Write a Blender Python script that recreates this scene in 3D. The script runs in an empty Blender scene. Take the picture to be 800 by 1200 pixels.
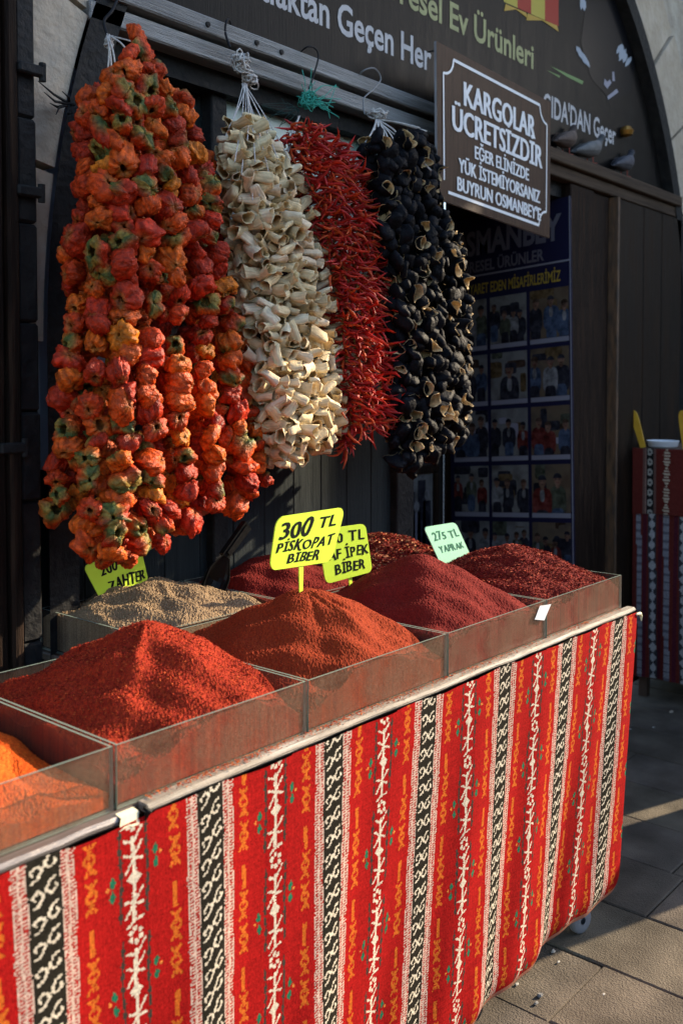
import bpy, math, random
import numpy as np
from mathutils import Vector, Matrix, Euler, noise

R = math.radians
random.seed(7)
rng = np.random.default_rng(7)
SC = bpy.context.scene
COL = SC.collection

# ------------------------------------------------------------------ camera
F = 1130.0                      # focal length in photo pixels (800 x 1200)
PCX, PCY = 400.0, 496.0         # principal point in photo pixels
PITCH = R(2.08)
CAM_H = 1.5
YAW = math.atan2(976, F / math.cos(PITCH))
FWD = np.array([math.cos(YAW) * math.cos(PITCH), math.sin(YAW) * math.cos(PITCH), -math.sin(PITCH)])
RGT = np.array([math.sin(YAW), -math.cos(YAW), 0.0])
UPV = np.cross(RGT, FWD)
CAMP = np.array([0, 0, CAM_H])

cam_d = bpy.data.cameras.new('camera')
cam = bpy.data.objects.new('camera', cam_d)
COL.objects.link(cam)
M3 = Matrix(((RGT[0], UPV[0], -FWD[0]), (RGT[1], UPV[1], -FWD[1]), (RGT[2], UPV[2], -FWD[2])))
cam.matrix_world = Matrix.Translation((0, 0, CAM_H)) @ M3.to_4x4()
cam_d.sensor_fit = 'VERTICAL'
cam_d.sensor_height = 36
cam_d.lens = F / 1200 * 36
cam_d.shift_y = -(600 - PCY) / 1200
cam_d.clip_start = 0.05
cam_d.clip_end = 2000
cam_d.dof.use_dof = True
cam_d.dof.focus_distance = 2.3
cam_d.dof.aperture_fstop = 4.2
SC.camera = cam

# ------------------------------------------------------------------ light
SUN_AZ = R(-20)                 # direction to the sun: +X is along the stall, -Y the street
SUN_EL = R(25)
SUNV = Vector((math.cos(SUN_AZ) * math.cos(SUN_EL), math.sin(SUN_AZ) * math.cos(SUN_EL), math.sin(SUN_EL)))
w = bpy.data.worlds.new('World')
SC.world = w
w.use_nodes = True
nt = w.node_tree
sky = nt.nodes.new('ShaderNodeTexSky')
sky.sky_type = 'NISHITA'
sky.sun_disc = False
sky.sun_elevation = SUN_EL
sky.sun_rotation = math.pi / 2 - SUN_AZ
bgn = nt.nodes['Background']
nt.links.new(sky.outputs[0], bgn.inputs[0])
bgn.inputs[1].default_value = 0.15
sun_d = bpy.data.lights.new('sun', 'SUN')
sun_d.energy = 4.2
sun_d.angle = R(0.6)
sun_d.color = (1.0, 0.83, 0.60)
sun = bpy.data.objects.new('sun', sun_d)
COL.objects.link(sun)
sun.rotation_euler = SUNV.to_track_quat('Z', 'Y').to_euler()
vs = SC.view_settings
vs.view_transform = 'Standard'
vs.look = 'None'
vs.gamma = 1
vs.use_curve_mapping = False
vs.exposure = 1.52
SC.cycles.max_bounces = 8
SC.cycles.transparent_max_bounces = 16
SC.cycles.caustics_reflective = False
SC.cycles.caustics_refractive = False

# ------------------------------------------------------------------ measuring helpers: a photo pixel on a real plane
def ray(px, py):
    return FWD + RGT * (px - PCX) / F - UPV * (py - PCY) / F
def on_y(px, py, y):
    d = ray(px, py); return CAMP + d * (y / d[1])
def on_x(px, py, x):
    d = ray(px, py); return CAMP + d * (x / d[0])
def at_depth(px, py, z):
    return CAMP + ray(px, py) * z
def project(p):
    v = np.asarray(p, float) - CAMP
    z = v @ FWD
    return PCX + F * (v @ RGT) / z, PCY - F * (v @ UPV) / z, z

# ------------------------------------------------------------------ object helpers
ORIG = {}
def link(o, parent=None):
    COL.objects.link(o)
    if parent is not None:
        o.parent = parent
    ORIG[o] = ORIG.get(parent, Vector((0, 0, 0)))
    return o
def tag(o, label=None, cat=None, group=None, kind=None):
    if label: o['label'] = label
    if cat: o['category'] = cat
    if group: o['group'] = group
    if kind: o['kind'] = kind
    return o
def thing(name, label, cat, loc=(0, 0, 0), group=None):
    o = bpy.data.objects.new(name, None)
    o.empty_display_size = 0.05
    COL.objects.link(o)
    o.location = loc
    ORIG[o] = Vector(loc)
    return tag(o, label, cat, group)

class MB:
    """collects shapes (world coordinates) for ONE mesh"""
    def __init__(s):
        s.v = []; s.f = []; s.m = []; s.c = []
    def add(s, vs, fs, mat=0, col=None):
        b = len(s.v)
        s.v += [tuple(p) for p in vs]
        s.f += [tuple(i + b for i in f) for f in fs]
        s.m += [mat] * len(fs)
        s.c += [col if col is not None else (1, 1, 1)] * len(vs)
        return s
    def box(s, a, b, mat=0, bev=0.0):
        x0, y0, z0 = a; x1, y1, z1 = b
        if bev <= 0:
            V = [(x0,y0,z0),(x1,y0,z0),(x1,y1,z0),(x0,y1,z0),(x0,y0,z1),(x1,y0,z1),(x1,y1,z1),(x0,y1,z1)]
            Fc = [(0,3,2,1),(4,5,6,7),(0,1,5,4),(1,2,6,5),(2,3,7,6),(3,0,4,7)]
            return s.add(V, Fc, mat)
        e = bev
        V = []; idx = {}
        for ax in range(3):
            for sx in (0, 1):
                for sy in (0, 1):
                    for sz in (0, 1):
                        p = [(x0, x1)[sx], (y0, y1)[sy], (z0, z1)[sz]]
                        sg = [1 - 2 * sx, 1 - 2 * sy, 1 - 2 * sz]
                        for k in range(3):
                            if k != ax: p[k] += sg[k] * e
                        idx[(ax, sx, sy, sz)] = len(V); V.append(p)
        Fc = []
        def q(ax, t):
            o = [(0,0),(1,0),(1,1),(0,1)]
            r = []
            for a_, b_ in o:
                k = [0,0,0]; k[ax] = t; k[(ax+1)%3] = a_; k[(ax+2)%3] = b_
                r.append(idx[(ax, *k)])
            return r if t else r[::-1]
        for ax in range(3):
            for t in (0, 1): Fc.append(q(ax, t))
        for ax in range(3):
            a1, a2 = (ax+1)%3, (ax+2)%3
            for s1 in (0, 1):
                for s2 in (0, 1):
                    def k(face, t):
                        z = [0,0,0]; z[ax] = t; z[a1] = s1; z[a2] = s2
                        return idx[(face, *z)]
                    r = [k(a1,0), k(a1,1), k(a2,1), k(a2,0)]
                    Fc.append(r if (s1 != s2) else r[::-1])
        for sx in (0, 1):
            for sy in (0, 1):
                for sz in (0, 1):
                    r = [idx[(0,sx,sy,sz)], idx[(1,sx,sy,sz)], idx[(2,sx,sy,sz)]]
                    Fc.append(r if (sx+sy+sz) % 2 else r[::-1])
        return s.add(V, Fc, mat)
    def tube(s, pts, r, n=6, mat=0, col=None, cap=True):
        pts = [Vector(p) for p in pts]
        rs = r if isinstance(r, (list, tuple)) else [r] * len(pts)
        V = []; Fc = []
        up = Vector((0.13, 0.27, 0.95))
        for i, p in enumerate(pts):
            t = (pts[min(i+1, len(pts)-1)] - pts[max(i-1, 0)])
            if t.length < 1e-9: t = Vector((0, 0, 1))
            t.normalize()
            a = t.cross(up)
            if a.length < 1e-3: a = t.cross(Vector((1, 0, 0)))
            a.normalize(); b = t.cross(a)
            for k in range(n):
                th = 2 * math.pi * k / n
                V.append(p + (a * math.cos(th) + b * math.sin(th)) * rs[i])
        for i in range(len(pts) - 1):
            for k in range(n):
                k2 = (k + 1) % n
                Fc.append((i*n+k, i*n+k2, (i+1)*n+k2, (i+1)*n+k))
        if cap:
            Fc.append(tuple(range(n))[::-1]); Fc.append(tuple((len(pts)-1)*n + k for k in range(n)))
        return s.add(V, Fc, mat, col)
    def lathe(s, prof, c, n=24, mat=0, axis=(0,0,1)):
        ax = Vector(axis).normalized()
        q = Vector((0,0,1)).rotation_difference(ax)
        c = Vector(c); V = []; Fc = []
        for r_, h in prof:
            for k in range(n):
                th = 2*math.pi*k/n
                V.append(c + q @ Vector((r_*math.cos(th), r_*math.sin(th), h)))
        for i in range(len(prof)-1):
            for k in range(n):
                k2 = (k+1) % n
                Fc.append((i*n+k, i*n+k2, (i+1)*n+k2, (i+1)*n+k))
        return s.add(V, Fc, mat)
    def prism(s, poly, dvec, mat=0, side=None):
        """poly: 3-D outline, pushed along dvec"""
        n = len(poly); d = Vector(dvec)
        V = [Vector(p) for p in poly] + [Vector(p) + d for p in poly]
        s.add(V, [tuple(range(n)), tuple(range(n, 2*n))[::-1]], mat)
        b = len(s.v) - 2*n
        for i in range(n):
            j = (i+1) % n
            s.f.append((b+i, b+n+i, b+n+j, b+j)); s.m.append(mat if side is None else side)
        return s
    def build(s, name, mats, parent=None, smooth=False, colour=False):
        o0 = ORIG.get(parent, Vector((0, 0, 0)))
        me = bpy.data.meshes.new(name)
        V = np.array(s.v, float) - np.array(o0)
        me.from_pydata(V.tolist(), [], s.f)
        if not isinstance(mats, (list, tuple)): mats = [mats]
        for m_ in mats: me.materials.append(m_)
        me.polygons.foreach_set('material_index', s.m)
        me.polygons.foreach_set('use_smooth', [smooth] * len(s.f))
        if colour:
            at = me.color_attributes.new('Col', 'FLOAT_COLOR', 'POINT')
            C = np.ones((len(s.v), 4), np.float32); C[:, :3] = np.array(s.c, np.float32)
            at.data.foreach_set('color', C.ravel())
        me.update()
        o = bpy.data.objects.new(name, me)
        return link(o, parent)

def grid_mesh(name, V, nu, nv, mat, parent=None, facecol=None, vertcol=None, smooth=True, extra=None):
    """V: (nv*nu,3) array, rows of nu"""
    o0 = np.array(ORIG.get(parent, Vector((0, 0, 0))))
    me = bpy.data.meshes.new(name)
    i = np.arange((nv-1)*(nu-1)); r = i // (nu-1); c = i % (nu-1)
    a = r*nu + c
    Q = np.stack([a, a+1, a+nu+1, a+nu], 1)
    V = np.asarray(V, float)
    nq = len(Q)
    if extra is not None:                      # extra quads (n,4,3)
        b = len(V)
        E_ = extra.reshape(-1, 3)
        V = np.concatenate([V, E_]); Q = np.concatenate([Q, (b + np.arange(len(E_))).reshape(-1, 4)])
    me.vertices.add(len(V)); me.vertices.foreach_set('co', (V - o0).ravel())
    me.loops.add(len(Q)*4); me.loops.foreach_set('vertex_index', Q.ravel().astype(np.int32))
    me.polygons.add(len(Q)); me.polygons.foreach_set('loop_start', (np.arange(len(Q))*4).astype(np.int32))
    sm = np.zeros(len(Q), bool); sm[:nq] = smooth
    me.update(calc_edges=True)
    me.polygons.foreach_set('use_smooth', sm)
    if facecol is not None:
        at = me.attributes.new('Col', 'FLOAT_COLOR', 'FACE')
        C = np.ones((len(Q), 4), np.float32); C[:len(facecol), :3] = facecol
        at.data.foreach_set('color', C.ravel())
    if vertcol is not None:
        at = me.attributes.new('Col', 'FLOAT_COLOR', 'POINT')
        C = np.ones((len(V), 4), np.float32); C[:len(vertcol), :3] = vertcol
        at.data.foreach_set('color', C.ravel())
    me.materials.append(mat)
    me.update()
    return link(bpy.data.objects.new(name, me), parent)

# ------------------------------------------------------------------ materials
def new_mat(name):
    m = bpy.data.materials.new(name); m.use_nodes = True
    n = m.node_tree.nodes
    return m, n, m.node_tree.links, n['Principled BSDF']
def ramp(n, stops):
    r = n.new('ShaderNodeValToRGB')
    while len(r.color_ramp.elements) < len(stops): r.color_ramp.elements.new(0.5)
    for e, (p, c) in zip(r.color_ramp.elements, stops):
        e.position = p; e.color = (*c, 1)
    return r
def pbr(name, c1, c2=None, scale=8, rough=0.6, bump=0.2, bscale=40, stretch=(1, 1, 1), metallic=0.0,
        detail=6, c3=None, rough2=None, spec=0.5, bdist=0.01, attr=False, sheen=0.0, coat=0.0):
    m, n, L, b = new_mat(name)
    tc = n.new('ShaderNodeTexCoord')
    mp = n.new('ShaderNodeMapping'); mp.inputs['Scale'].default_value = stretch
    L.new(tc.outputs['Object'], mp.inputs[0])
    t1 = n.new('ShaderNodeTexNoise'); t1.inputs['Scale'].default_value = scale; t1.inputs['Detail'].default_value = detail
    L.new(mp.outputs[0], t1.inputs[0])
    if c2 is None: c2 = tuple(x*0.75 for x in c1)
    stops = [(0.32, c1), (0.68, c2)] if c3 is None else [(0.3, c1), (0.5, c2), (0.72, c3)]
    r = ramp(n, stops)
    L.new(t1.outputs['Fac'], r.inputs[0])
    colout = r.outputs[0]
    if attr:
        a = n.new('ShaderNodeAttribute'); a.attribute_name = 'Col'
        mx = n.new('ShaderNodeMix'); mx.data_type = 'RGBA'; mx.blend_type = 'MULTIPLY'; mx.inputs[0].default_value = 1
        L.new(colout, mx.inputs[6]); L.new(a.outputs['Color'], mx.inputs[7])
        colout = mx.outputs[2]
    L.new(colout, b.inputs['Base Color'])
    b.inputs['Metallic'].default_value = metallic
    b.inputs['Specular IOR Level'].default_value = spec
    b.inputs['Coat Weight'].default_value = coat
    if sheen: b.inputs['Sheen Weight'].default_value = sheen
    if rough2 is None: b.inputs['Roughness'].default_value = rough
    else:
        mr = n.new('ShaderNodeMapRange'); L.new(t1.outputs['Fac'], mr.inputs[0])
        mr.inputs[1].default_value = 0.3; mr.inputs[2].default_value = 0.7
        mr.inputs[3].default_value = rough; mr.inputs[4].default_value = rough2
        L.new(mr.outputs[0], b.inputs['Roughness'])
    if bump:
        t2 = n.new('ShaderNodeTexNoise'); t2.inputs['Scale'].default_value = bscale; t2.inputs['Detail'].default_value = 5
        L.new(mp.outputs[0], t2.inputs[0])
        bp = n.new('ShaderNodeBump'); bp.inputs['Strength'].default_value = bump; bp.inputs['Distance'].default_value = bdist
        L.new(t2.outputs['Fac'], bp.inputs['Height']); L.new(bp.outputs[0], b.inputs['Normal'])
    return m
def flat(name, c, rough=0.5, spec=0.06):
    m, n, L, b = new_mat(name)
    b.inputs['Base Color'].default_value = (*c, 1); b.inputs['Roughness'].default_value = rough
    b.inputs['Specular IOR Level'].default_value = spec
    return m

M = {}
M['ground'] = pbr('bare_ground', (.03, .028, .026), (.05, .046, .042), 2, .95)
M['slab'] = pbr('basalt_slab', (.066, .054, .041), (.108, .090, .070), 6, .9, 1.0, 200, c3=(.165, .137, .106), rough2=.97, bdist=.005, spec=.2, attr=True)
M['dark_wood'] = pbr('dark_wood', (.008, .005, .0035), (.017, .010, .007), 6, .55, .5, 30, (14, 14, .7), c3=(.045, .026, .016), rough2=.75, spec=.08)
M['panel_wood'] = pbr('worn_panel_wood', (.008, .005, .0035), (.014, .009, .006), 5, .45, .4, 24, (12, 12, .5), c3=(.034, .017, .008), rough2=.65, spec=.10)
M['rail_wood'] = pbr('weathered_rail', (.13, .125, .12), (.22, .215, .205), 5, .42, .6, 28, (.6, 14, 14), c3=(.32, .315, .305), rough2=.6)
M['beam_wood'] = pbr('brown_beam', (.035, .024, .017), (.07, .048, .034), 5, .55, .5, 28, (.6, 14, 14), c3=(.10, .072, .05), rough2=.7, spec=.08)
M['black_metal'] = pbr('black_painted_metal', (.012, .012, .013), (.025, .024, .023), 20, .5, .6, 50, rough2=.7, spec=.12)
M['board'] = pbr('sign_board_wood', (.007, .0062, .0058), (.0115, .0100, .0093), 4, .30, .12, 24, (10, 10, .5), c3=(.018, .0155, .014), rough2=.42, spec=.05)
M['stone'] = pbr('pale_stone', (.50, .42, .325), (.41, .335, .25), 4, .9, .6, 30, c3=(.56, .48, .385), bdist=.02)
M['stone_wall'] = pbr('grey_stone', (.44, .385, .31), (.34, .29, .23), 5, .9, .7, 35, c3=(.50, .45, .37), bdist=.02)
M['glass'] = pbr('dark_window_glass', (.014, .020, .020), (.022, .028, .027), 3, .05, .03, 3, spec=1.0, rough2=.12, bdist=.02, coat=1.0)
M['planks'] = pbr('blue_grey_planks', (.017, .022, .024), (.026, .033, .035), 5, .45, .25, 24, (12, 12, .6), rough2=.6, spec=.12)
M['interior'] = pbr('dark_interior', (.012, .010, .009), (.02, .017, .015), 4, .8, .1)
M['white_paint'] = pbr('white_lettering', (.84, .85, .86), (.76, .77, .79), 30, .5, 0, spec=.1)
M['grey_letter'] = pbr('grey_white_lettering', (.50, .49, .50), (.42, .41, .42), 20, .5, 0, spec=.1)
M['green_letter'] = pbr('olive_lettering', (.36, .36, .18), (.30, .30, .15), 20, .5, 0, spec=.1)
M['sign_brown'] = pbr('brown_wood_print', (.028, .013, .008), (.046, .022, .013), 6, .5, .15, 24, (16, 16, .6), c3=(.060, .030, .019), spec=.12)
M['navy'] = pbr('navy_print', (.010, .010, .030), (.014, .014, .042), 4, .35, 0, spec=.1)
M['caption'] = flat('pale_caption_strip', (.20, .20, .24), .5)
M['yellow_letter'] = flat('yellow_print', (.30, .21, .035), .5)
M['dim_letter'] = flat('dim_grey_print', (.12, .12, .15), .5)
M['ph_a'] = pbr('photo_print_grey', (.08, .08, .08), (.15, .15, .145), 9, .35, 0, c3=(.05, .045, .04), spec=.1)
M['ph_b'] = pbr('photo_print_brown', (.07, .045, .03), (.10, .075, .05), 9, .35, 0, c3=(.04, .032, .03), spec=.1)
M['ph_dark'] = pbr('photo_dark_clothes', (0.0056, 0.0056, 0.0078), (0.016, 0.016, 0.0224), 38, .4, 0, c3=(0.036, 0.036, 0.0456), spec=.08, detail=8)
M['ph_white'] = pbr('photo_white_clothes', (0.0476, 0.0476, 0.049), (0.136, 0.136, 0.14), 38, .4, 0, c3=(0.216, 0.216, 0.222), spec=.08, detail=8)
M['ph_blue'] = pbr('photo_blue_clothes', (0.0126, 0.0182, 0.0308), (0.036, 0.052, 0.088), 38, .4, 0, c3=(0.066, 0.09, 0.144), spec=.08, detail=8)
M['ph_red'] = pbr('photo_red_clothes', (0.0308, 0.0062, 0.005), (0.088, 0.0176, 0.0144), 38, .4, 0, c3=(0.144, 0.0384, 0.0336), spec=.08, detail=8)
M['ph_olive'] = pbr('photo_olive_clothes', (0.0168, 0.0182, 0.0126), (0.048, 0.052, 0.036), 38, .4, 0, c3=(0.084, 0.09, 0.066), spec=.08, detail=8)
M['ph_hair'] = pbr('photo_brown_hair', (0.014, 0.0084, 0.0056), (0.04, 0.024, 0.016), 38, .4, 0, c3=(0.072, 0.048, 0.036), spec=.08, detail=8)
M['ph_warm'] = pbr('photo_warm_lamp', (0.028, 0.0182, 0.0084), (0.08, 0.052, 0.024), 38, .4, 0, c3=(0.132, 0.09, 0.048), spec=.08, detail=8)
M['ph_skin'] = pbr('photo_skin', (0.042, 0.0238, 0.0162), (0.12, 0.068, 0.0464), 38, .4, 0, c3=(0.192, 0.114, 0.0816), spec=.08, detail=8)
M['ledge'] = pbr('white_worn_wood', (.36, .31, .25), (.24, .20, .155), 7, .65, .4, 30, (.8, 12, 12), c3=(.46, .42, .36))
M['ledge_metal'] = pbr('dull_metal_strip', (.30, .27, .25), (.22, .19, .17), 12, .35, .2, 40, (.6, 8, 8), metallic=.6)
M['tape'] = flat('cream_tape', (.75, .70, .48), .5)
M['cart'] = pbr('cart_body', (.05, .03, .02), (.09, .055, .035), 6, .7, .3)
M['rubber'] = flat('grey_rubber', (.22, .23, .25), .5)
M['steel'] = pbr('steel', (.45, .45, .46), (.35, .35, .36), 20, .35, .1, metallic=1.0)
M['wire'] = flat('black_wire', (.02, .02, .022), .4)
M['grey_wire'] = flat('grey_wire', (.16, .17, .18), .35, .6)
M['twine'] = pbr('white_twine', (.66, .62, .58), (.50, .45, .42), 60, .9, .5, 200)
M['green_twine'] = pbr('green_twine', (.03, .30, .22), (.05, .42, .32), 60, .8, .4, 200)
M['black_plastic'] = pbr('black_plastic', (.004, .004, .004), (.008, .008, .008), 10, .28, .1, 60, rough2=.42, spec=.12)
M['lime'] = pbr('lime_plastic', (.66, .88, .06), (.60, .82, .05), 12, .4, .03, 30)
M['mint'] = pbr('mint_plastic', (.44, .82, .56), (.40, .76, .52), 12, .4, .03, 30)
M['ink'] = flat('black_marker_ink', (.012, .014, .012), .5)
M['ink_faint'] = flat('faded_ink', (.07, .20, .12), .5)
M['yellow_wood'] = pbr('yellow_plastic', (.62, .36, .03), (.50, .27, .02), 20, .45, .2)
M['white_dish'] = pbr('white_enamel', (.75, .77, .80), (.68, .70, .74), 12, .25, 0)
M['plaster'] = pbr('beige_plaster', (.34, .30, .25), (.28, .25, .21), 3, .9, .3, 20)

def acrylic(name, tint, a0, a1):
    m, n, L, b = new_mat(name)
    tc = n.new('ShaderNodeTexCoord')
    t = n.new('ShaderNodeTexNoise'); t.inputs['Scale'].default_value = 9; t.inputs['Detail'].default_value = 8; t.inputs['Roughness'].default_value = .65
    L.new(tc.outputs['Object'], t.inputs[0])
    mr = n.new('ShaderNodeMapRange'); mr.inputs[1].default_value = .35; mr.inputs[2].default_value = .7
    mr.inputs[3].default_value = a0; mr.inputs[4].default_value = a1
    L.new(t.outputs['Fac'], mr.inputs[0]); L.new(mr.outputs[0], b.inputs['Alpha'])
    t2 = n.new('ShaderNodeTexNoise'); t2.inputs['Scale'].default_value = 220; t2.inputs['Detail'].default_value = 3
    L.new(tc.outputs['Object'], t2.inputs[0])
    r = ramp(n, [(.35, tuple(x*.55 for x in tint)), (.66, tint)])
    L.new(t2.outputs['Fac'], r.inputs[0]); L.new(r.outputs[0], b.inputs['Base Color'])
    b.inputs['Roughness'].default_value = .12
    b.inputs['Specular IOR Level'].default_value = .5
    return m
M['acrylic'] = acrylic('dusty_acrylic', (.30, .19, .125), .10, .44)
M['acrylic_clear'] = acrylic('clear_acrylic', (.14, .10, .08), .06, .22)
M['acrylic_edge'] = flat('acrylic_cut_edge', (.20, .25, .21), .3, .4)

def attr_mat(name, rough=.8, bump=.4, bscale=120, bdist=.004, spec=.3, var=.25, vscale=60, weave=False, sheen=0, stretch=(1, 1, 1), trans=0):
    m, n, L, b = new_mat(name)
    a = n.new('ShaderNodeAttribute'); a.attribute_name = 'Col'
    tc = n.new('ShaderNodeTexCoord')
    mp = n.new('ShaderNodeMapping'); mp.inputs['Scale'].default_value = stretch
    L.new(tc.outputs['Object'], mp.inputs[0])
    t = n.new('ShaderNodeTexNoise'); t.inputs['Scale'].default_value = vscale; t.inputs['Detail'].default_value = 5
    L.new(mp.outputs[0], t.inputs[0])
    mr = n.new('ShaderNodeMapRange'); mr.inputs[1].default_value = .3; mr.inputs[2].default_value = .7
    mr.inputs[3].default_value = 1 - var; mr.inputs[4].default_value = 1 + var
    L.new(t.outputs['Fac'], mr.inputs[0])
    mx = n.new('ShaderNodeMix'); mx.data_type = 'RGBA'; mx.blend_type = 'MULTIPLY'; mx.inputs[0].default_value = 1
    L.new(a.outputs['Color'], mx.inputs[6]); L.new(mr.outputs[0], mx.inputs[7])
    L.new(mx.outputs[2], b.inputs['Base Color'])
    b.inputs['Roughness'].default_value = rough; b.inputs['Specular IOR Level'].default_value = spec
    if sheen: b.inputs['Sheen Weight'].default_value = sheen
    t2 = n.new('ShaderNodeTexNoise'); t2.inputs['Scale'].default_value = bscale; t2.inputs['Detail'].default_value = 4
    L.new(mp.outputs[0], t2.inputs[0])
    bp = n.new('ShaderNodeBump'); bp.inputs['Strength'].default_value = bump; bp.inputs['Distance'].default_value = bdist
    L.new(t2.outputs['Fac'], bp.inputs['Height']); L.new(bp.outputs[0], b.inputs['Normal'])
    return m
M['pepper'] = attr_mat('dried_pepper_skin', .5, .9, 150, .006, .22, .5, 110)
M['squash'] = attr_mat('dried_white_shell', .75, .6, 150, .003, .25, .18, 50)
M['chili'] = attr_mat('dried_chili_skin', .48, .5, 160, .002, .3, .3, 60)
M['eggplant'] = attr_mat('dried_eggplant_skin', .62, .7, 130, .005, .09, .4, 70)
M['spice'] = attr_mat('ground_spice', .92, .8, 520, .0022, .12, .35, 420)
M['kilim'] = attr_mat('woven_kilim', .95, .45, 420, .0012, .05, .12, 300, stretch=(1, 1, .35))

# ------------------------------------------------------------------ lettering
_cap = {}
def text_raw(body, bold=0.0):
    cu = bpy.data.curves.new('t', 'FONT'); cu.body = body; cu.size = 1; cu.offset = bold; cu.resolution_u = 3
    o = bpy.data.objects.new('t', cu); COL.objects.link(o)
    dg = bpy.context.evaluated_depsgraph_get()
    me = bpy.data.meshes.new_from_object(o.evaluated_get(dg))
    V = np.array([v.co[:] for v in me.vertices]).reshape(-1, 3); Fc = [tuple(p.vertices) for p in me.polygons]
    bpy.data.objects.remove(o); bpy.data.curves.remove(cu); bpy.data.meshes.remove(me)
    return V, Fc
def cap_h(bold):
    if bold not in _cap:
        V, _ = text_raw('H', bold); _cap[bold] = V[:, 1].max() - V[:, 1].min()
    return _cap[bold]
def letter(mb, body, origin, xvec, yvec, bold=0.0, mat=0, shear=0.0, thick=0.0, jitter=0):
    """origin: left end of the baseline, xvec: whole width, yvec: height of a capital"""
    V, Fc = text_raw(body, bold)
    x0, x1 = V[:, 0].min(), V[:, 0].max()
    xs = (V[:, 0] - x0) / (x1 - x0); ys = V[:, 1] / cap_h(bold)
    xv, yv = np.array(xvec, float), np.array(yvec, float)
    P = np.array(origin, float) + xs[:, None] * xv + ys[:, None] * yv + (ys * shear)[:, None] * xv / max(np.linalg.norm(xv), 1e-6) * np.linalg.norm(yv)
    mb.add(P, Fc, mat)
    return mb

# ================================================================== SETTING: ground
FY = 2.0                                        # plane of the shop front
g = MB(); g.add([(-400, -400, -.035), (400, -400, -.035), (400, 400, -.035), (-400, 400, -.035)], [(0, 1, 2, 3)])
tag(g.build('ground', M['ground']), kind='structure')
p = MB()
x = 2.01 - .292 * 12
while x < 7.2:
    y = .92 - .55 * 9 + random.uniform(-.25, .25) * (abs(x - 2.3) > .2)
    while y < 2.3:
        ln = random.choice((.45, .55, .62, .7))
        h = random.uniform(-.003, .002); e = .004; gp = .0022
        x0, x1, y0, y1 = x + gp, x + .292 - gp, y + gp, min(y + ln - gp, 2.35)
        c = random.uniform(.8, 1.15); c = (c, c * random.uniform(.97, 1.0), c * random.uniform(.93, 1.0))
        V = [(x0, y0, -.04), (x1, y0, -.04), (x1, y1, -.04), (x0, y1, -.04), (x0, y0, h - e), (x1, y0, h - e), (x1, y1, h - e), (x0, y1, h - e),
             (x0 + e, y0 + e, h), (x1 - e, y0 + e, h), (x1 - e, y1 - e, h), (x0 + e, y1 - e, h)]
        p.add(V, [(8, 9, 10, 11), (4, 5, 9, 8), (5, 6, 10, 9), (6, 7, 11, 10), (7, 4, 8, 11), (0, 1, 5, 4), (1, 2, 6, 5), (2, 3, 7, 6), (3, 0, 4, 7)], 0, c)
        y += ln
    x += .292
tag(p.build('pavement', M['slab'], colour=True), kind='structure')

# ================================================================== SHOP FRONT
AX, AZ, AA, AB = 3.22, 1.6, 1.97, 2.22          # arch: centre, half width, height above springing
def arch(t, k=0.0): return (AX + (AA + k) * math.cos(t), AZ + (AB + k) * math.sin(t))
wall = thing('stone_wall', 'grey stone wall with a wide arch of pale blocks around the dark shop front', 'wall', (AX, 2.1, 0))
NV = 17

vb = MB()
for i in range(NV):
    t0, t1 = math.pi * i / NV + .004, math.pi * (i + 1) / NV - .004
    ts = np.linspace(t0, t1, 6)
    inn = [arch(t) for t in ts]; out = [arch(t, .34) for t in ts[::-1]]
    dy = random.uniform(-.006, .006)
    poly = [(a, 2.0 + dy, b) for a, b in inn + out]
    vb.prism(poly, (0, .30, 0))
vb.box((AX + AA + .003, 2.0, 0), (AX + AA + .34, 2.3, AZ - .004)); 
vb.build('arch_stone', M['stone'], wall)
wb = MB()
ts = np.linspace(0, math.pi, 40)
o_ = [(arch(t, .335)) for t in ts]
V = []; Fc = []
for (a, b) in o_:
    V += [(a, 2.03, b), (a, 2.03, 6.2)]
for i in range(len(o_) - 1): Fc.append((2*i, 2*i+1, 2*i+3, 2*i+2))
wb.add(V, Fc)
xl, xr = AX - AA - .335, AX + AA + .335
wb.box((-6, 2.03, 0), (xl, 2.4, 6.2)); wb.box((xr, 2.03, 0), (9.5, 2.4, 6.2))
wb.build('wall', M['stone_wall'], wall)

shop = thing('shop_front', 'dark wooden shop front set under the stone arch with lettered board and glazed panes', 'shop front', (AX, 2.05, 0))
fb = MB()                                        # dark metal band that follows the arch on the left and right
ts = np.linspace(0.0, math.pi, 60)
out = [arch(t, -.004) for t in ts] ; inn = [arch(t, -.085) for t in ts]
out = [(AX + AA - .004, 0.0)] + out + [(AX - AA + .004, 0.0)]
inn = [(AX + AA - .085, 0.0)] + inn + [(AX - AA + .085, 0.0)]
V = []; Fc = []
for (a, b), (c, d) in zip(out, inn): V += [(a, 1.985, b), (c, 1.985, d), (c, 2.12, d), (a, 2.12, b)]
for i in range(len(out) - 1):
    k = 4 * i
    Fc += [(k, k+4, k+5, k+1), (k+1, k+5, k+6, k+2), (k+3, k+2, k+6, k+7)]
fb.add(V, Fc); fb.build('arch_frame', M['black_metal'], shop)
# tympanum board
tb = MB()
ts = [t for t in np.linspace(0, math.pi, 80) if arch(t, -.08)[1] > 2.47]
poly = [(arch(t, -.08)[0], 2.04, arch(t, -.08)[1]) for t in ts]
tb.prism(poly, (0, .03, 0)); board = tb.build('sign_board', M['board'], shop)
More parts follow.
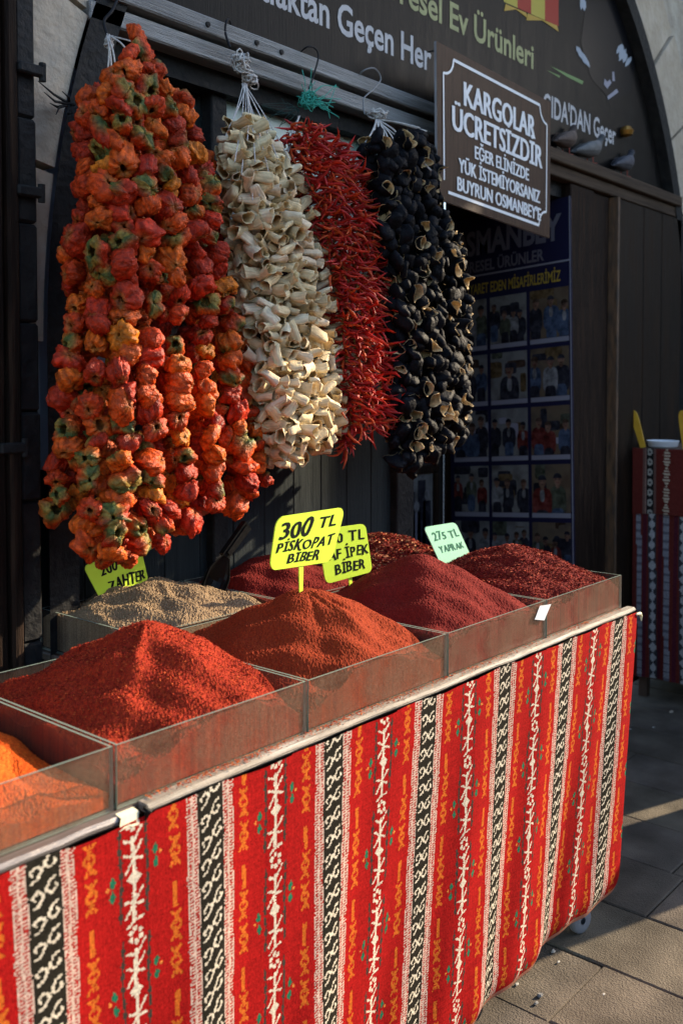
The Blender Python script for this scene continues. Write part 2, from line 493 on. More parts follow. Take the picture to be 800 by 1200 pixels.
# lettering on the board
LY = 2.0385
def board_text(name, body, x0, x1, z, cap, m, bold=.02):
    """one mesh for every word"""
    V, Fc = text_raw(body, bold); a0, a1 = V[:, 0].min(), V[:, 0].max()
    iv = sorted((min(V[i, 0] for i in f), max(V[i, 0] for i in f), f) for f in Fc)
    words = []; end = -9
    for lo, hi, f in iv:
        if lo > end + .12: words.append([])
        words[-1].append(f); end = max(end, hi)
    for fs in words:
        used = sorted({i for f in fs for i in f}); ix = {v: k for k, v in enumerate(used)}
        b_ = MB(); b_.add([(x0 + (V[i, 0] - a0) / (a1 - a0) * (x1 - x0), LY, z + V[i, 1] / cap_h(bold) * cap) for i in used], [tuple(ix[i] for i in f) for f in fs])
        b_.build(name, m, board)
board_text('lettering', 'Mutfaktan Geçen Her', 1.86, 2.852, 2.632, .098, M['grey_letter'])
board_text('lettering', 'Yöresel Ev Ürünleri', 2.50, 3.575, 2.82, .098, M['green_letter'])
board_text('lettering', "GIDA'DAN Geçer", 3.66, 4.352, 2.655, .092, M['grey_letter'])
def P2(px, py, y=LY): return tuple(on_y(px, py, y))
sc_ = MB()                                       # printed paper scroll, striped yellow and red, with curled foot
xs_ = [590, 606, 622, 638, 654]
for i in range(4):
    a, b = xs_[i], xs_[i+1]
    sc_.add([P2(a, 2 + (a-590)*.45), P2(b, 2 + (b-590)*.45), P2(b, -45), P2(a, -45)], [(0, 1, 2, 3)], i % 2)
for a, b in ((592, 616), (618, 652)):
    sc_.prism([P2(a, 4 + (a-590)*.42), P2(b, 4 + (b-590)*.42), P2(b+2, 11 + (b-590)*.42), P2((a+b)/2, 10 + (a-590)*.5), P2(a-2, 12 + (a-590)*.42)], (0, -.001, 0), 2)
sc_.build('printed_scroll', [flat('print_yellow', (.40, .33, .06), .4), flat('print_red', (.30, .03, .02), .4), flat('print_gold', (.42, .27, .05), .4)], board)
sw = MB(); sw.add([P2(644, 77), P2(683, 95), P2(682, 99), P2(664, 90)], [(3, 2, 1, 0)]); sw.add([P2(640, 82), P2(656, 89), P2(655, 91)], [(2, 1, 0)])
sw.build('printed_swoosh', flat('print_green', (.16, .26, .10), .4), board)
em = MB()                                        # printed dark emblem with pale brush strokes
def oval(cx, cy, rx, ry, rot, n=10, y=LY - .0):
    r = []
    for k in range(n):
        t = -2 * math.pi * k / n
        u, v = rx * math.cos(t), ry * math.sin(t)
        r.append(P2(cx + u * math.cos(rot) - v * math.sin(rot), cy + u * math.sin(rot) + v * math.cos(rot), y))
    return r
def oval_f(mb, *a, mat=0, y=LY): 
    o = oval(*a, y=y); mb.add(o, [tuple(range(len(o)))], mat)
em.add([P2(686, 4), P2(740, 0), P2(746, 60), P2(738, 108), P2(716, 118), P2(692, 92), P2(680, 50)], [(0, 1, 2, 3, 4, 5, 6)], 0)
g_ = random.Random(4)
for (cx, cy, n_, a0) in ((684, 68, 4, 1.2), (731, 66, 5, 1.9), (684, 5, 2, 1.5)):
    for k in range(n_):
        a = a0 + g_.uniform(-.25, .25); ox, oy = cx + (k - n_/2) * 2.6 + g_.uniform(-1, 1), cy + (k - n_/2) * 4 + g_.uniform(-2, 2); L_ = g_.uniform(6, 10)
        d = np.array([math.cos(a), math.sin(a)]); e_ = np.array([-d[1], d[0]]); c0 = np.array([ox, oy])
        o = [c0 - d*L_, c0 - d*L_*.3 + e_*2.6, c0 + d*L_*.5 + e_*1.8, c0 + d*L_, c0 + d*L_*.4 - e_*2.2, c0 - d*L_*.4 - e_*2.4]
        em.add([P2(*q_, LY - .0010 - .0002 * k) for q_ in o], [tuple(range(6))], 1)
em.add([P2(711, 113, LY-.0008), P2(722, 104, LY-.0008), P2(724, 108, LY-.0008), P2(712, 117, LY-.0008)], [(3, 2, 1, 0)], 3)
em.add([P2(708, 92, LY-.0008), P2(711, 96, LY-.0008), P2(714, 93, LY-.0008), P2(716, 97, LY-.0008), P2(711, 104, LY-.0008), P2(707, 99, LY-.0008)], [(5, 4, 3, 2, 1, 0)], 3)
em.add([P2(717, 84, LY-.0008), P2(719, 84, LY-.0008), P2(720, 95, LY-.0008), P2(717, 95, LY-.0008)], [(3, 2, 1, 0)], 3)
em.build('printed_emblem', [flat('print_black', (.008, .008, .010), .3), flat('print_ice', (.30, .34, .40), .4), flat('print_grey', (.12, .10, .09), .4), flat('print_lilac', (.28, .28, .34), .4)], board)

# rails the bunches hang from, and the beam that carries on over the door
def bar(name, x0, x1, y0, y1, z0, z1, m, bev=.004):
    b_ = MB(); b_.box((x0, y0, z0), (x1, y1, z1), bev=bev); return b_.build(name, m, shop)
bar('rail', 1.42, 3.35, 1.972, 2.035, 2.447, 2.492, M['rail_wood'])
bar('rail', 1.38, 3.35, 1.985, 2.045, 2.385, 2.432, M['rail_wood'])
bar('beam', 3.352, 4.99, 1.965, 2.035, 2.446, 2.496, M['beam_wood'])
bar('beam', 3.352, 4.99, 1.99, 2.045, 2.392, 2.443, M['beam_wood'])
bar('rail_backing', 1.36, 4.98, 2.046, 2.10, 2.33, 2.50, M['black_metal'], 0)
# rivets
for px in (244, 301, 330):
    rv = MB(); q = on_y(px, 60, 1.97); rv.lathe([(0, -.006), (.007, -.005), (.008, 0)], (q[0], 1.972, 2.468), 10, axis=(0, 1, 0)); rv.build('bolt', M['black_metal'], shop)
# glazed panes behind the bunches, mullions, lower planking
for a, b in ((1.30, 1.84), (1.90, 2.70)):
    pn = MB(); pn.box((a, 2.11, 1.55), (b, 2.12, 2.36)); pn.build('window_pane', M['glass'], shop)
for a, b in ((1.84, 1.90), (2.70, 2.80)):
    bar('mullion', a, b, 2.07, 2.13, .2, 2.36, M['black_metal'], .004)
pl = MB()
xx = 1.30
while xx < 2.69:
    pl.box((xx, 2.10, .2), (min(xx + .127, 2.70), 2.125, 1.54), bev=.0025); xx += .129
pl.build('plank_panel', M['planks'], shop)
# pale boards added before the panes, standing in for their bright reflection
q = MB(); q.box((1.30, 2.095, 1.30), (1.50, 2.108, 2.30), bev=.003); q.build('blue_reflection_panel', pbr('pale_blue_reflection', (.40, .43, .52), (.33, .36, .45), 3, .35, .05), shop)
q = MB(); q.box((1.905, 2.095, 1.95), (2.62, 2.108, 2.335), bev=.003); q.build('green_reflection_panel', pbr('pale_green_reflection', (.36, .50, .44), (.52, .60, .54), 9, .3, 0, c3=(.12, .24, .20)), shop)
# recess of the doorway
inr = MB()
inr.box((2.80, 2.68, 0), (3.86, 2.72, 2.5)); inr.box((2.74, 2.135, 0), (2.80, 2.68, 2.5)); inr.box((2.80, 2.11, 2.40), (3.86, 2.68, 2.46))
inr.build('doorway_recess', M['interior'], shop)
jb = MB()
jb.box((3.836, 2.0, 0), (4.06, 2.66, 2.388), bev=.004); jb.box((4.064, 2.012, 0), (4.235, 2.66, 2.388), bev=.006)
jb.build('door_jamb', M['dark_wood'], shop)
pw = MB()
xx = 4.262
for wd in (.30, .22, .26):
    pw.box((xx, 1.985, .05), (xx + wd - .004, 2.03, 2.386), bev=.005); xx += wd
pw.build('wooden_shutter', M['panel_wood'], shop)
st = MB(); st.box((4.240, 1.968, .05), (4.258, 2.03, 2.386), bev=.003)
st.build('shutter_edge', pbr('peeling_edge', (.03, .018, .01), (.12, .06, .025), 14, .6, .4, 30, (4, 4, .8)), shop)

# post on the left, in front of the wall
post = thing('wooden_post', 'black grooved wooden door post at the far left edge with iron hinge straps', 'post', (1.10, 2.0, 0))
pb = MB()
for a, b, y in ((.90, 1.04, 1.93), (1.044, 1.085, 1.915), (1.089, 1.118, 1.93), (1.122, 1.150, 1.92)): pb.box((a, y, 0), (b, 2.02, 3.4), bev=.006)
pb.build('shaft', M['dark_wood'], post)
ed = MB()
zz = .3
while zz < 3.3:
    ln = random.uniform(.18, .4); ed.box((1.153, 1.925 + random.uniform(0, .012), zz), (1.205 + random.uniform(-.004, .002), 2.02, zz + ln - .002), bev=.006); zz += ln
ed.build('iron_edge', M['black_metal'], post)
for px, py in ((41, 82), (40, 225), (20, 525)):
    q = on_y(px - 8, py, 1.93); hb = MB()
    hb.box((q[0] - .03, 1.912, q[2] - .012), (q[0] + .03, 1.93, q[2] + .012), bev=.004)
    hb.tube([(q[0] + .03, 1.92, q[2] - .02), (q[0] + .03, 1.92, q[2] + .02)], .008, 8)
    hb.build('hinge', M['black_metal'], post)

# dry twig stuck behind the arch frame
tw = MB()
for a in range(7):
    s0 = on_y(82, 122, 1.97); e0 = on_y(45 + a * 7, 95 + (a * 13) % 40, 1.95)
    m0 = (s0 + e0) / 2 + rng.normal(0, .01, 3); tw.tube([s0, m0, e0], [.004, .003, .001], 5)
tag(tw.build('dry_twig', M['wire']), 'dark dry twigs stuck beside the left foot of the arch above the red peppers', 'twig')

# framed picture on the back wall of the doorway
fp = thing('framed_picture', 'small framed black and white group photo hung low in the dark doorway', 'picture', (3.53, 2.67, .72))
f_ = MB()
for a, b in (((3.28, 2.645, 1.10), (3.78, 2.675, 1.14)), ((3.28, 2.645, .72), (3.78, 2.675, .755)), ((3.28, 2.645, .757), (3.315, 2.675, 1.098)), ((3.745, 2.645, .757), (3.78, 2.675, 1.098))): f_.box(a, b, bev=.004)
f_.build('frame', M['dark_wood'], fp)
q = MB(); q.box((3.316, 2.66, .756), (3.744, 2.676, 1.099), 0)
for k in range(9):
    cx = 3.36 + .042 * k; cz = .85 + .05 * (k % 2) + .05 * ((k * 5) % 3); o = [(cx + .022 * math.cos(-t), 2.657, cz + .10 + .026 * math.sin(-t)) for t in np.linspace(0, 2 * math.pi, 9)[:-1]]
    q.add(o, [tuple(range(8))], 2); q.add([(cx - .035, 2.658, .76), (cx + .035, 2.658, .76), (cx + .03, 2.658, cz + .07), (cx - .03, 2.658, cz + .07)], [(0, 1, 2, 3)], 1 if k % 3 else 3)
q.build('print', [M['ph_a'], M['ph_dark'], M['ph_white'], M['dim_letter']], fp)

# navy poster on the side of the doorway
PX = 3.826
poster = thing('photo_poster', 'tall navy poster with rows of customer photos on the side of the doorway', 'poster', (PX, 2.3, .5))
def PP(u, z, dx=0.0):                            # u: distance from the near edge, z: height there; the print hangs askew
    return (PX - dx, 1.992 + u - .021 * (2.26 - z), z - .072 * u)
pb = MB()
pb.add([PP(0, .5), PP(.64, .5), PP(.64, 2.33), PP(0, 2.33), PP(0, .5, .006), PP(.64, .5, .006), PP(.64, 2.33, .006), PP(0, 2.33, .006)],
       [(4, 7, 6, 5), (0, 1, 2, 3), (0, 4, 5, 1), (1, 5, 6, 2), (2, 6, 7, 3), (3, 7, 4, 0)])
pb.build('panel', M['navy'], poster)
ln = MB()
def rect(mb, u0, u1, z0, z1, dx, mat=0): mb.add([PP(u1, z0, dx), PP(u0, z0, dx), PP(u0, z1, dx), PP(u1, z1, dx)], [(0, 1, 2, 3)], mat)
rect(ln, .001, .007, .5, 2.33, .009); rect(ln, .007, .63, 2.052, 2.060, .009)
ln.build('white_line', M['caption'], poster)
def poster_text(body, u1, u0, z, cap, m, bold=.02):
    a, b = np.array(PP(u1, z, .009)), np.array(PP(u0, z, .009)); b_ = MB(); letter(b_, body, a, b - a, (0, 0, cap), bold); b_.build('lettering', m, poster)
poster_text('OSMANBEY', .625, .045, 2.155, .115, M['dim_letter'], .035)
poster_text('YÖRESEL ÜRÜNLER', .60, .13, 2.075, .052, M['dim_letter'], .03)
poster_text('BİZİ ZİYARET EDEN MİSAFİRLERİMİZ', .632, .05, 1.972, .048, M['yellow_letter'], .02)
def clampP(u, z, u0, u1, z0, z1, dx): return PP(min(max(u, u0), u1), min(max(z, z0), z1), dx)
def blob(mb, cu, cz, ru, rz, fr, dx, mat, t0=0.0, t1=2 * math.pi, sq=1.0, n=14):
    o = []
    for k in range(n):
        t = t0 + (t1 - t0) * k / (n if t1 - t0 > 6.2 else n - 1); c_, s_ = math.cos(t), math.sin(t)
        o.append(clampP(cu + ru * math.copysign(abs(c_)**sq, c_), cz + rz * math.copysign(abs(s_)**sq, s_), *fr, dx))
    mb.add(o, [tuple(range(n))], mat)
def person_print(mb, g_, cu, hz, hr, fr, dx):
    """flat printed figure cropped by its picture: clothes, arms, neck, face, hair"""
    top = g_.choice((2, 2, 3, 4, 5, 2, 7)); sl = g_.uniform(-.2, .2) * hr
    blob(mb, cu + sl, hz - hr * 4.0, hr * g_.uniform(1.7, 2.3), hr * 2.9, fr, dx, top, sq=.62)
    blob(mb, cu + sl, hz - hr * 7.8, hr * 1.35, hr * 2.6, fr, dx + .0002, g_.choice((2, 4, 2)), sq=.5)
    if top != 3 and g_.random() < .5: blob(mb, cu + sl * .5, hz - hr * 2.6, hr * .5, hr * 1.2, fr, dx + .0004, 3, sq=.8)
    blob(mb, cu, hz - hr * 1.0, hr * .42, hr * .6, fr, dx + .0005, 1)
    blob(mb, cu, hz, hr * .80, hr * 1.08, fr, dx + .0006, 1)
    blob(mb, cu, hz + hr * .25, hr * .9, hr * 1.0, fr, dx + .0008, g_.choice((2, 2, 8)), 0.05, math.pi - .05)
    for sx in (-1, 1): blob(mb, cu + sx * hr * .3, hz + hr * .08, hr * .14, hr * .09, fr, dx + .0010, 2, n=8)
    blob(mb, cu, hz - hr * .5, hr * .34, hr * .10, fr, dx + .0010, g_.choice((8, 5)), n=8)
k = 0
pg = random.Random(21)
for r_ in range(5):
    for c_ in range(3):
        u0 = .012 + .207 * c_; u1 = u0 + .19; z1 = 1.945 - .2575 * r_; z0 = z1 - .215; fr = (u0, u1, z0, z1)
        ph = MB(); rect(ph, u0, u1, z0, z1, .010, 0)
        for q_ in range(pg.randint(3, 6)):                                  # furniture, shelves, lamps behind the people
            blob(ph, pg.uniform(u0, u1), pg.uniform(z0 + .06, z1), pg.uniform(.012, .06), pg.uniform(.01, .05), fr, .0102 + .0001 * q_, pg.choice((0, 2, 6, 7, 8, 9, 9)), sq=.35)
        n_ = pg.choice((1, 2, 2, 3, 3, 4)); hr = {1: .030, 2: .024, 3: .018, 4: .014}[n_] * pg.uniform(.85, 1.15)
        for q_ in range(n_):
            person_print(ph, pg, u0 + (u1 - u0) * (q_ + .5 + pg.uniform(-.2, .2)) / n_, z0 + (z1 - z0) * pg.uniform(.58, .76), hr, fr, .0112 + .0013 * q_)
        rect(ph, u0, u1, z0 - .022, z0 - .001, .010, 6)
        ph.build('photo', [M['ph_b'] if (k * 7) % 3 == 0 else M['ph_a'], M['ph_skin'], M['ph_dark'], M['ph_white'], M['ph_blue'], M['ph_red'], M['caption'], M['ph_olive'], M['ph_hair'], M['ph_warm']], poster)
        k += 1

# the hanging notice
notice = thing('hanging_notice', 'brown wooden notice board in white capitals offering free cargo hung before the beam', 'sign', (3.0, 1.90, 2.1))
na = R(4.8); ND = np.array([math.cos(na), math.sin(na), 0]); NN = np.array([math.sin(na), -math.cos(na), 0])
n0 = on_y(512, 140, 1.865)
def on_notice(px, py, d=0.0):
    r_ = ray(px, py); t = ((n0 - CAMP) @ NN) / (r_ @ NN); return CAMP + r_ * t + NN * d
cTL, cTR, cBR, cBL = [on_notice(*a) for a in ((511, 48), (645, 120), (643.5, 279), (512.5, 233))]
def NP(u, v, d=.0):                              # u right, v down, both 0..1
    return (1-u)*(1-v)*cTL + u*(1-v)*cTR + u*v*cBR + (1-u)*v*cBL + NN * d
nb = MB(); nb.prism([NP(0, 0), NP(0, 1), NP(1, 1), NP(1, 0)], -NN * .009, 0, 1)
nb.build('board', [M['sign_brown'], pbr('board_edge', (.30, .29, .30), (.22, .21, .22), 20, .5)], notice)
bl = MB()
def strip(a, b, wd):
    a, b = np.array(a), np.array(b); d = (b - a) / np.linalg.norm(b - a) if True else 0
    n_ = np.array([-d[1], d[0]]); W = np.array([wd / .93, wd / .54])
    q = [a + n_ * W, b + n_ * W, b - n_ * W, a - n_ * W]
    bl.add([NP(*t, .0025) for t in q], [(0, 1, 2, 3)])
lw = .0055
cu_, cv_ = .075, .115; mu, mv = .045, .065
strip((mu + cu_, mv), (1 - mu - cu_, mv), lw); strip((mu + cu_ * .4, 1 - mv), (1 - mu - cu_, 1 - mv), lw)
strip((mu, mv + cv_), (mu, 1 - mv - cv_ * .6), lw * .8); strip((1 - mu, mv + cv_), (1 - mu, 1 - mv - cv_), lw * .8)
for cx, cy, sx, sy in ((mu, mv, 1, 1), (1 - mu, mv, -1, 1), (1 - mu, 1 - mv, -1, -1)):
    tt = np.linspace(0, math.pi / 2, 9)
    for t0, t1 in zip(tt[:-1], tt[1:]):
        o = []
        for t, k2 in ((t0, 1.07), (t1, 1.07), (t1, .93), (t0, .93)):
            o.append(NP(cx + sx * cu_ * k2 * math.cos(t), cy + sy * cv_ * k2 * math.sin(t), .0025))
        bl.add(o, [(0, 1, 2, 3)])
bl.build('border', M['white_paint'], notice)
nl = MB()
def notice_text(body, u0, u1, vbase, cap, bold):
    V, Fc = text_raw(body, bold)
    xs = (V[:, 0] - V[:, 0].min()) / np.ptp(V[:, 0]); ys = V[:, 1] / cap_h(bold)
    for k_, du in enumerate((-.0030, -.0010, .0010, .0030)):                 # thick strokes
        nl.add([NP(u0 + (u1 - u0) * a + du * cap / .12, vbase - cap * b, .0026 + .0003 * k_) for a, b in zip(xs, ys)], Fc)
notice_text('KARGOLAR', .20, .83, .325, .155, .006)
notice_text('ÜCRETSİZDİR', .11, .905, .515, .155, .006)
notice_text('EĞER ELİNİZDE', .285, .77, .645, .085, .006)
notice_text('YÜK İSTEMİYORSANIZ', .155, .885, .775, .09, .006)
notice_text("BUYRUN OSMANBEY'E", .145, .895, .90, .09, .006)
nl.build('lettering', M['white_paint'], notice)
hk = MB()
for u in (.12, .88):
    a = NP(u, .0, -.01); hk.tube([a + np.array([0, 0, -.02]), a + np.array([0, .01, .012]), (a[0], 1.975, a[2] + .015)], .003, 6)
hk.build('hanger', M['wire'], notice)

# pigeons along the beam
def pigeon(px, py, ang, label, body, wingc, sc=1.0):
    q = on_y(px, py, 1.985); root = thing('pigeon', label, 'pigeon', (q[0], 1.985, 2.497), 'pigeons on the beam')
    rot = Matrix.Rotation(ang, 4, 'Z')
    def T(a): return Vector((q[0], 1.992, 2.497)) + rot @ (Vector(a) * sc)
    st_ = [(-.17, .035, .004, .004), (-.12, .045, .022, .010), (-.06, .062, .040, .034), (0, .075, .048, .046), (.05, .088, .042, .044), (.085, .115, .026, .030), (.10, .14, .021, .024), (.115, .158, .022, .023), (.135, .160, .016, .016), (.148, .156, .006, .005), (.165, .150, .002, .002)]
    b_ = MB(); n = 12; V = []; Fc = []; C = []
    for x_, z_, ry, rz in st_:
        for k in range(n):
            t = 2 * math.pi * k / n; V.append(T((x_, ry * math.cos(t), z_ + rz * math.sin(t))))
            C.append(body if x_ < .09 else tuple(v * .6 for v in body))
    for i in range(len(st_) - 1):
        for k in range(n): Fc.append((i*n+k, i*n+(k+1) % n, (i+1)*n+(k+1) % n, (i+1)*n+k))
    Fc += [tuple(range(n))[::-1], tuple((len(st_)-1)*n + k for k in range(n))]
    b_.add(V, Fc); b_.c = C
    b_.build('body', feather, root, True, True)
    for s in (-1, 1):
        wv = []
        for x_, z_, ry, rz in ((-.15, .045, .015, .006), (-.10, .06, .034, .014), (-.03, .08, .050, .028), (.03, .092, .048, .030), (.055, .092, .038, .018)):
            for t in (-.5, -.1, .35, .8): wv.append(T((x_, s * (ry + .004) * math.cos(t * .9), z_ + rz * 1.25 * math.sin(t * 1.3))))
        wm = MB(); wm.add(wv, [(i*4+k, i*4+k+1, (i+1)*4+k+1, (i+1)*4+k) for i in range(4) for k in range(3)], 0, wingc); wm.build('wing', feather, root, True, True)
        lg = MB(); lg.tube([T((.005, s * .018, .04)), T((.008, s * .018, .002))], .003 * sc, 6); 
        for a in (-.5, 0, .5): lg.tube([T((.008, s * .018, .003)), T((.008 + .025 * math.cos(a), s * .018 + .025 * math.sin(a), .002))], .002 * sc, 5)
        lg.build('leg', flat('pigeon_leg', (.30, .08, .06), .5), root)
feather = attr_mat('pigeon_feather', .7, .3, 80, .003, .3, .2, 40)
pigeon(664, 172, R(8), 'brownish grey pigeon on the beam nearest the notice board', (.07, .05, .042), (.09, .065, .055), .82)
pigeon(692, 180, R(-6), 'pale grey pigeon on the beam, middle one of the three', (.09, .09, .092), (.13, .13, .13), .82)
pigeon(732, 197, R(4), 'dark slate pigeon with a reddish head on the beam, nearest the right end', (.05, .05, .06), (.065, .065, .08), .82)
lb = MB(); q = on_y(731, 154, 2.03); lb.lathe([(0, -.03), (.028, -.02), (.035, 0), (.02, .02), (0, .024)], (q[0], 2.02, q[2]), 14)
lb.build('brass_knob', pbr('brass', (.45, .24, .05), (.36, .18, .04), 20, .3, .1, metallic=.8), board)

# ================================================================== THE STALL
stall = thing('market_stall', 'wheeled spice stall with a worn white front ledge standing before the shop', 'stall', (1.47, 1.6, 0))
s_ = MB(); s_.box((.30, 1.168, .855), (2.585, 1.652, .874), bev=.003); s_.box((1.255, 1.655, .855), (2.585, 2.055, .874), bev=.003)
s_.build('tabletop', M['cart'], stall)
s_ = MB()
def wob_bar(mb, x0, x1, y0, y1, z0, z1, n=24, amp=.002):
    xs = np.linspace(x0, x1, n); V = []; Fc = []
    for i, x_ in enumerate(xs):
        a, b = random.uniform(-amp, amp), random.uniform(-amp, amp); e = .005
        V += [(x_, y0 + e + a, z0 + b), (x_, y0 + a, z0 + e + b), (x_, y0 + a, z1 - e + b), (x_, y0 + e + a, z1 + b), (x_, y1, z1 + b), (x_, y1, z0 + b)]
    for i in range(n - 1):
        for k in range(6): Fc.append((6*i+k, 6*i+(k+1) % 6, 6*(i+1)+(k+1) % 6, 6*(i+1)+k))
    Fc += [tuple(range(6))[::-1], tuple(6*(n-1)+k for k in range(6))]
    mb.add(V, Fc)
wob_bar(s_, .885, 2.60, 1.143, 1.168, .866, .8795, amp=.0012)
s_.build('ledge', M['ledge'], stall)
s_ = MB(); wob_bar(s_, .30, .868, 1.146, 1.167, .862, .8765, 14, .001); s_.build('metal_strip', M['ledge_metal'], stall)
s_ = MB(); s_.tube([(.874, 1.14, .880), (.880, 1.136, .873), (.876, 1.140, .862)], [.003, .005, .003], 8); s_.build('cable_end', M['black_plastic'], stall)
s_ = MB(); V = []
for i, x_ in enumerate(np.linspace(.828, .860, 5)):
    V += [(x_, 1.1385 - .001 * (i % 2), .859 + .002 * i * (i < 3)), (x_ + .006, 1.142, .876), (x_ + .006, 1.156, .8785)]
s_.add(V, [(3*i+k, 3*i+3+k, 3*i+4+k, 3*i+1+k) for i in range(4) for k in range(2)]); s_.build('tape', M['tape'], stall)
s_ = MB(); s_.box((.34, 1.24, .14), (2.48, 1.63, .853)); s_.box((1.27, 1.632, .14), (2.50, 2.04, .853)); s_.build('body', M['cart'], stall)
s_ = MB(); s_.prism([(2.588, 1.168, .850), (2.600, 1.168, .850), (2.512, 1.168, .17), (2.500, 1.168, .17)], (0, .02, 0)); s_.build('corner_strip', pbr('raw_wood_strip', (.30, .22, .14), (.22, .15, .09), 10, .7, .3), stall)
for x_, y_ in ((2.39, 1.206), (.45, 1.24), (2.40, 1.95), (1.36, 1.95)):
    c_ = MB(); c_.box((x_ - .022, y_ - .022, .075), (x_ + .022, y_ + .022, .139), bev=.004); ca = c_.build('caster', M['steel'], stall)
    c_ = MB(); c_.lathe([(.010, -.011), (.030, -.012), (.036, -.008), (.037, 0), (.036, .008), (.030, .012), (.010, .011)], (x_ + .012, y_, .037), 24, axis=(.25, 1, 0)); c_.build('wheel', M['rubber'], ca, True)

# ------------------------------------------------------------------ kilim weave: a colour for every knot of the cloth
def seg(px, py, ax, ay, bx, by, wd, wx=1.0):
    dx, dy = bx - ax, by - ay; L2 = dx*dx + dy*dy + 1e-12
    t = np.clip(((px - ax)*dx + (py - ay)*dy) / L2, 0, 1)
    return ((px - ax - t*dx)**2 + (py - ay - t*dy)**2) < wd*wd
KP = .297; KX0 = .704
def kilim(X, V, tint=1.0):
    """X across (m), V down from the hem (m) -> linear colours"""
    C = np.empty(X.shape + (3,)); C[:] = (.40, .010, .009)
    xs = ((X - KX0 + KP/2) % KP) - KP/2; ax = np.abs(xs)
    xw = ((X - KX0) % KP) - KP/2; aw = np.abs(xw)
    cell = np.floor((X - KX0) / KP)
    white = (.72, .63, .49)
    # beside the white band the ground is a slightly deeper red
    C[aw < .026] = (.365, .008, .008)
    # band of running hooks
    m = ax < .0262; C[m] = (.022, .019, .014)
    py = (((V + .008 + .007 * np.sin(cell)) % .0352) - .0176)
    h = np.zeros(X.shape, bool)
    for st in ([(0, 0), (.26, -.34), (.42, -.72), (.86, -.96)], [(.05, .05), (.50, .36), (.96, -.06), (.80, -.30)]):
        for sg in (1, -1):
            q = [(sg*a*.0208, sg*b*.0163) for a, b in st]
            for (a, b), (c, d) in zip(q[:-1], q[1:]): h |= seg(xs, py, a, b, c, d, .0018)
    h |= ((xs/.0055)**2 + (py/.0036)**2) < 1
    C[m & h] = white
    # pale ladders
    m = (ax >= .0262) & (ax < .0490); C[m] = (.60, .44, .36)
    k = (ax - .0262) / .0114; tx = np.abs((k % 1) - .5)
    tick = (tx < .34) & (((V + xs * .25) % .0058) < .0031)
    C[m & tick] = (.36, .022, .018)
    # orange column
    xo = ax - .0735; sh = np.where(xs > 0, .0, .013)
    pv = (V + .030 + sh + .01 * np.cos(cell * 2)) % .172
    o = (np.abs(xo) < .0045) & (pv > .002) & (pv < .042)
    for c0 in (.058, .082, .114, .138):
        dy = pv - c0
        o |= (np.abs(np.abs(xo) - np.abs(dy) * .85) < .0032) & (np.abs(dy) < .0122) & (np.abs(xo) < .0105) & (np.abs(dy) > .003)
        o |= (np.abs(xo) < .0022) & (np.abs(dy) < .010)
        o |= (np.abs(dy) + np.abs(xo) < .0052)
    C[o & (ax > .05)] = (.60, .135, .018)
    # white tree column
    v0 = (V + .015 + .006 * np.sin(cell * 3)) % .172
    t = np.zeros(X.shape, bool)
    for k_ in range(6):
        a = math.pi / 6 + k_ * math.pi / 3
        t |= ((xw - .0098 * math.cos(a))**2 + (v0 - .014 - .0105 * math.sin(a))**2) < .0042**2
    t |= (aw < .0030) & (v0 > .036) & (v0 < .162)
    t |= (aw / .0125 + np.abs(v0 - .099) / .0125) < 1
    for sg, a, b in ((1, 195, 105), (-1, 190, 160), (1, 290, 205), (-1, 295, 262), (-1, 305, 388), (1, 300, 322), (1, 605, 520), (-1, 605, 588), (1, 612, 632), (-1, 615, 702), (1, 735, 724), (-1, 730, 782)):
        a, b = (a - 50) * .000219 + .014, (b - 50) * .000219 + .014
        t |= seg(xw, v0, 0, a, sg * .0155, b, .0020)
    C[t & (aw < .024)] = white
    for k_ in (.030, .052, .070, .088, .110, .128, .150):
        C[(np.abs(aw - .0235) < .0040 - .3 * np.abs(v0 - k_)) & ~t] = (.055, .045, .035)
    # green sprigs
    side = np.where(xw > 0, .080, .102)
    for off in (-.0105, .0105):
        dy = v0 - side - off
        C[(np.abs(aw - .0385) < .0058 * (1 - np.abs(dy - .003) / .0105)) & (np.abs(dy) < .0105)] = (.02, .17, .09)
    C[(np.abs(aw - .0475) + np.abs(v0 - side) < .0035)] = (.75, .24, .05)
    return C * tint

nx, nz = 860, 312
gx, gv = np.meshgrid(np.linspace(.30, 2.598, nx + 1), np.linspace(0, .775, nz + 1))
lean = np.interp(gx, [.3, .70, .98, 1.27, 1.56, 1.86, 2.16, 2.465, 2.60], [.06, .045, .020, -.010, -.035, -.050, -.066, -.112, -.095])
t = gv / .775
WX = gx + lean * t
WY = 1.138 + .014 * t + .008 * np.sin(gx * 9 + .6) * t + .0045 * np.sin(gx * 15.5 + 2.2 + 1.5 * t) * t**.7 + .004 * np.sin(gx * 23 + 1) * t**.5 + .0035 * np.sin(gx * 41 + 5 * t) * t + .012 * np.clip((t - .93) / .07, 0, 1)**2
WY += np.clip((gx - 2.52) / .08, 0, 1)**2 * (.005 * t)              # the end turns back round the corner
hem = .8685 + .0012 * np.sin(gx * 14) + .0015 * np.sin(gx * 37 + 1) - .002 * ((gx % .297) > .15)
bottom = np.interp(gx, [.3, 2.1, 2.4, 2.52, 2.60], [.078, .080, .094, .098, .100]) + .004 * np.sin(gx * 17)
WZ = hem + (bottom - hem) * t
cx, cv = (gx[:-1, :-1] + gx[1:, 1:]) / 2, (gv[:-1, :-1] + gv[1:, 1:]) / 2
kc = kilim(cx + .0012 * np.sin(cv * 60) + rng.normal(0, .00035, cx.shape), cv + rng.normal(0, .00035, cx.shape) + .002 * np.sin(cx * 50))
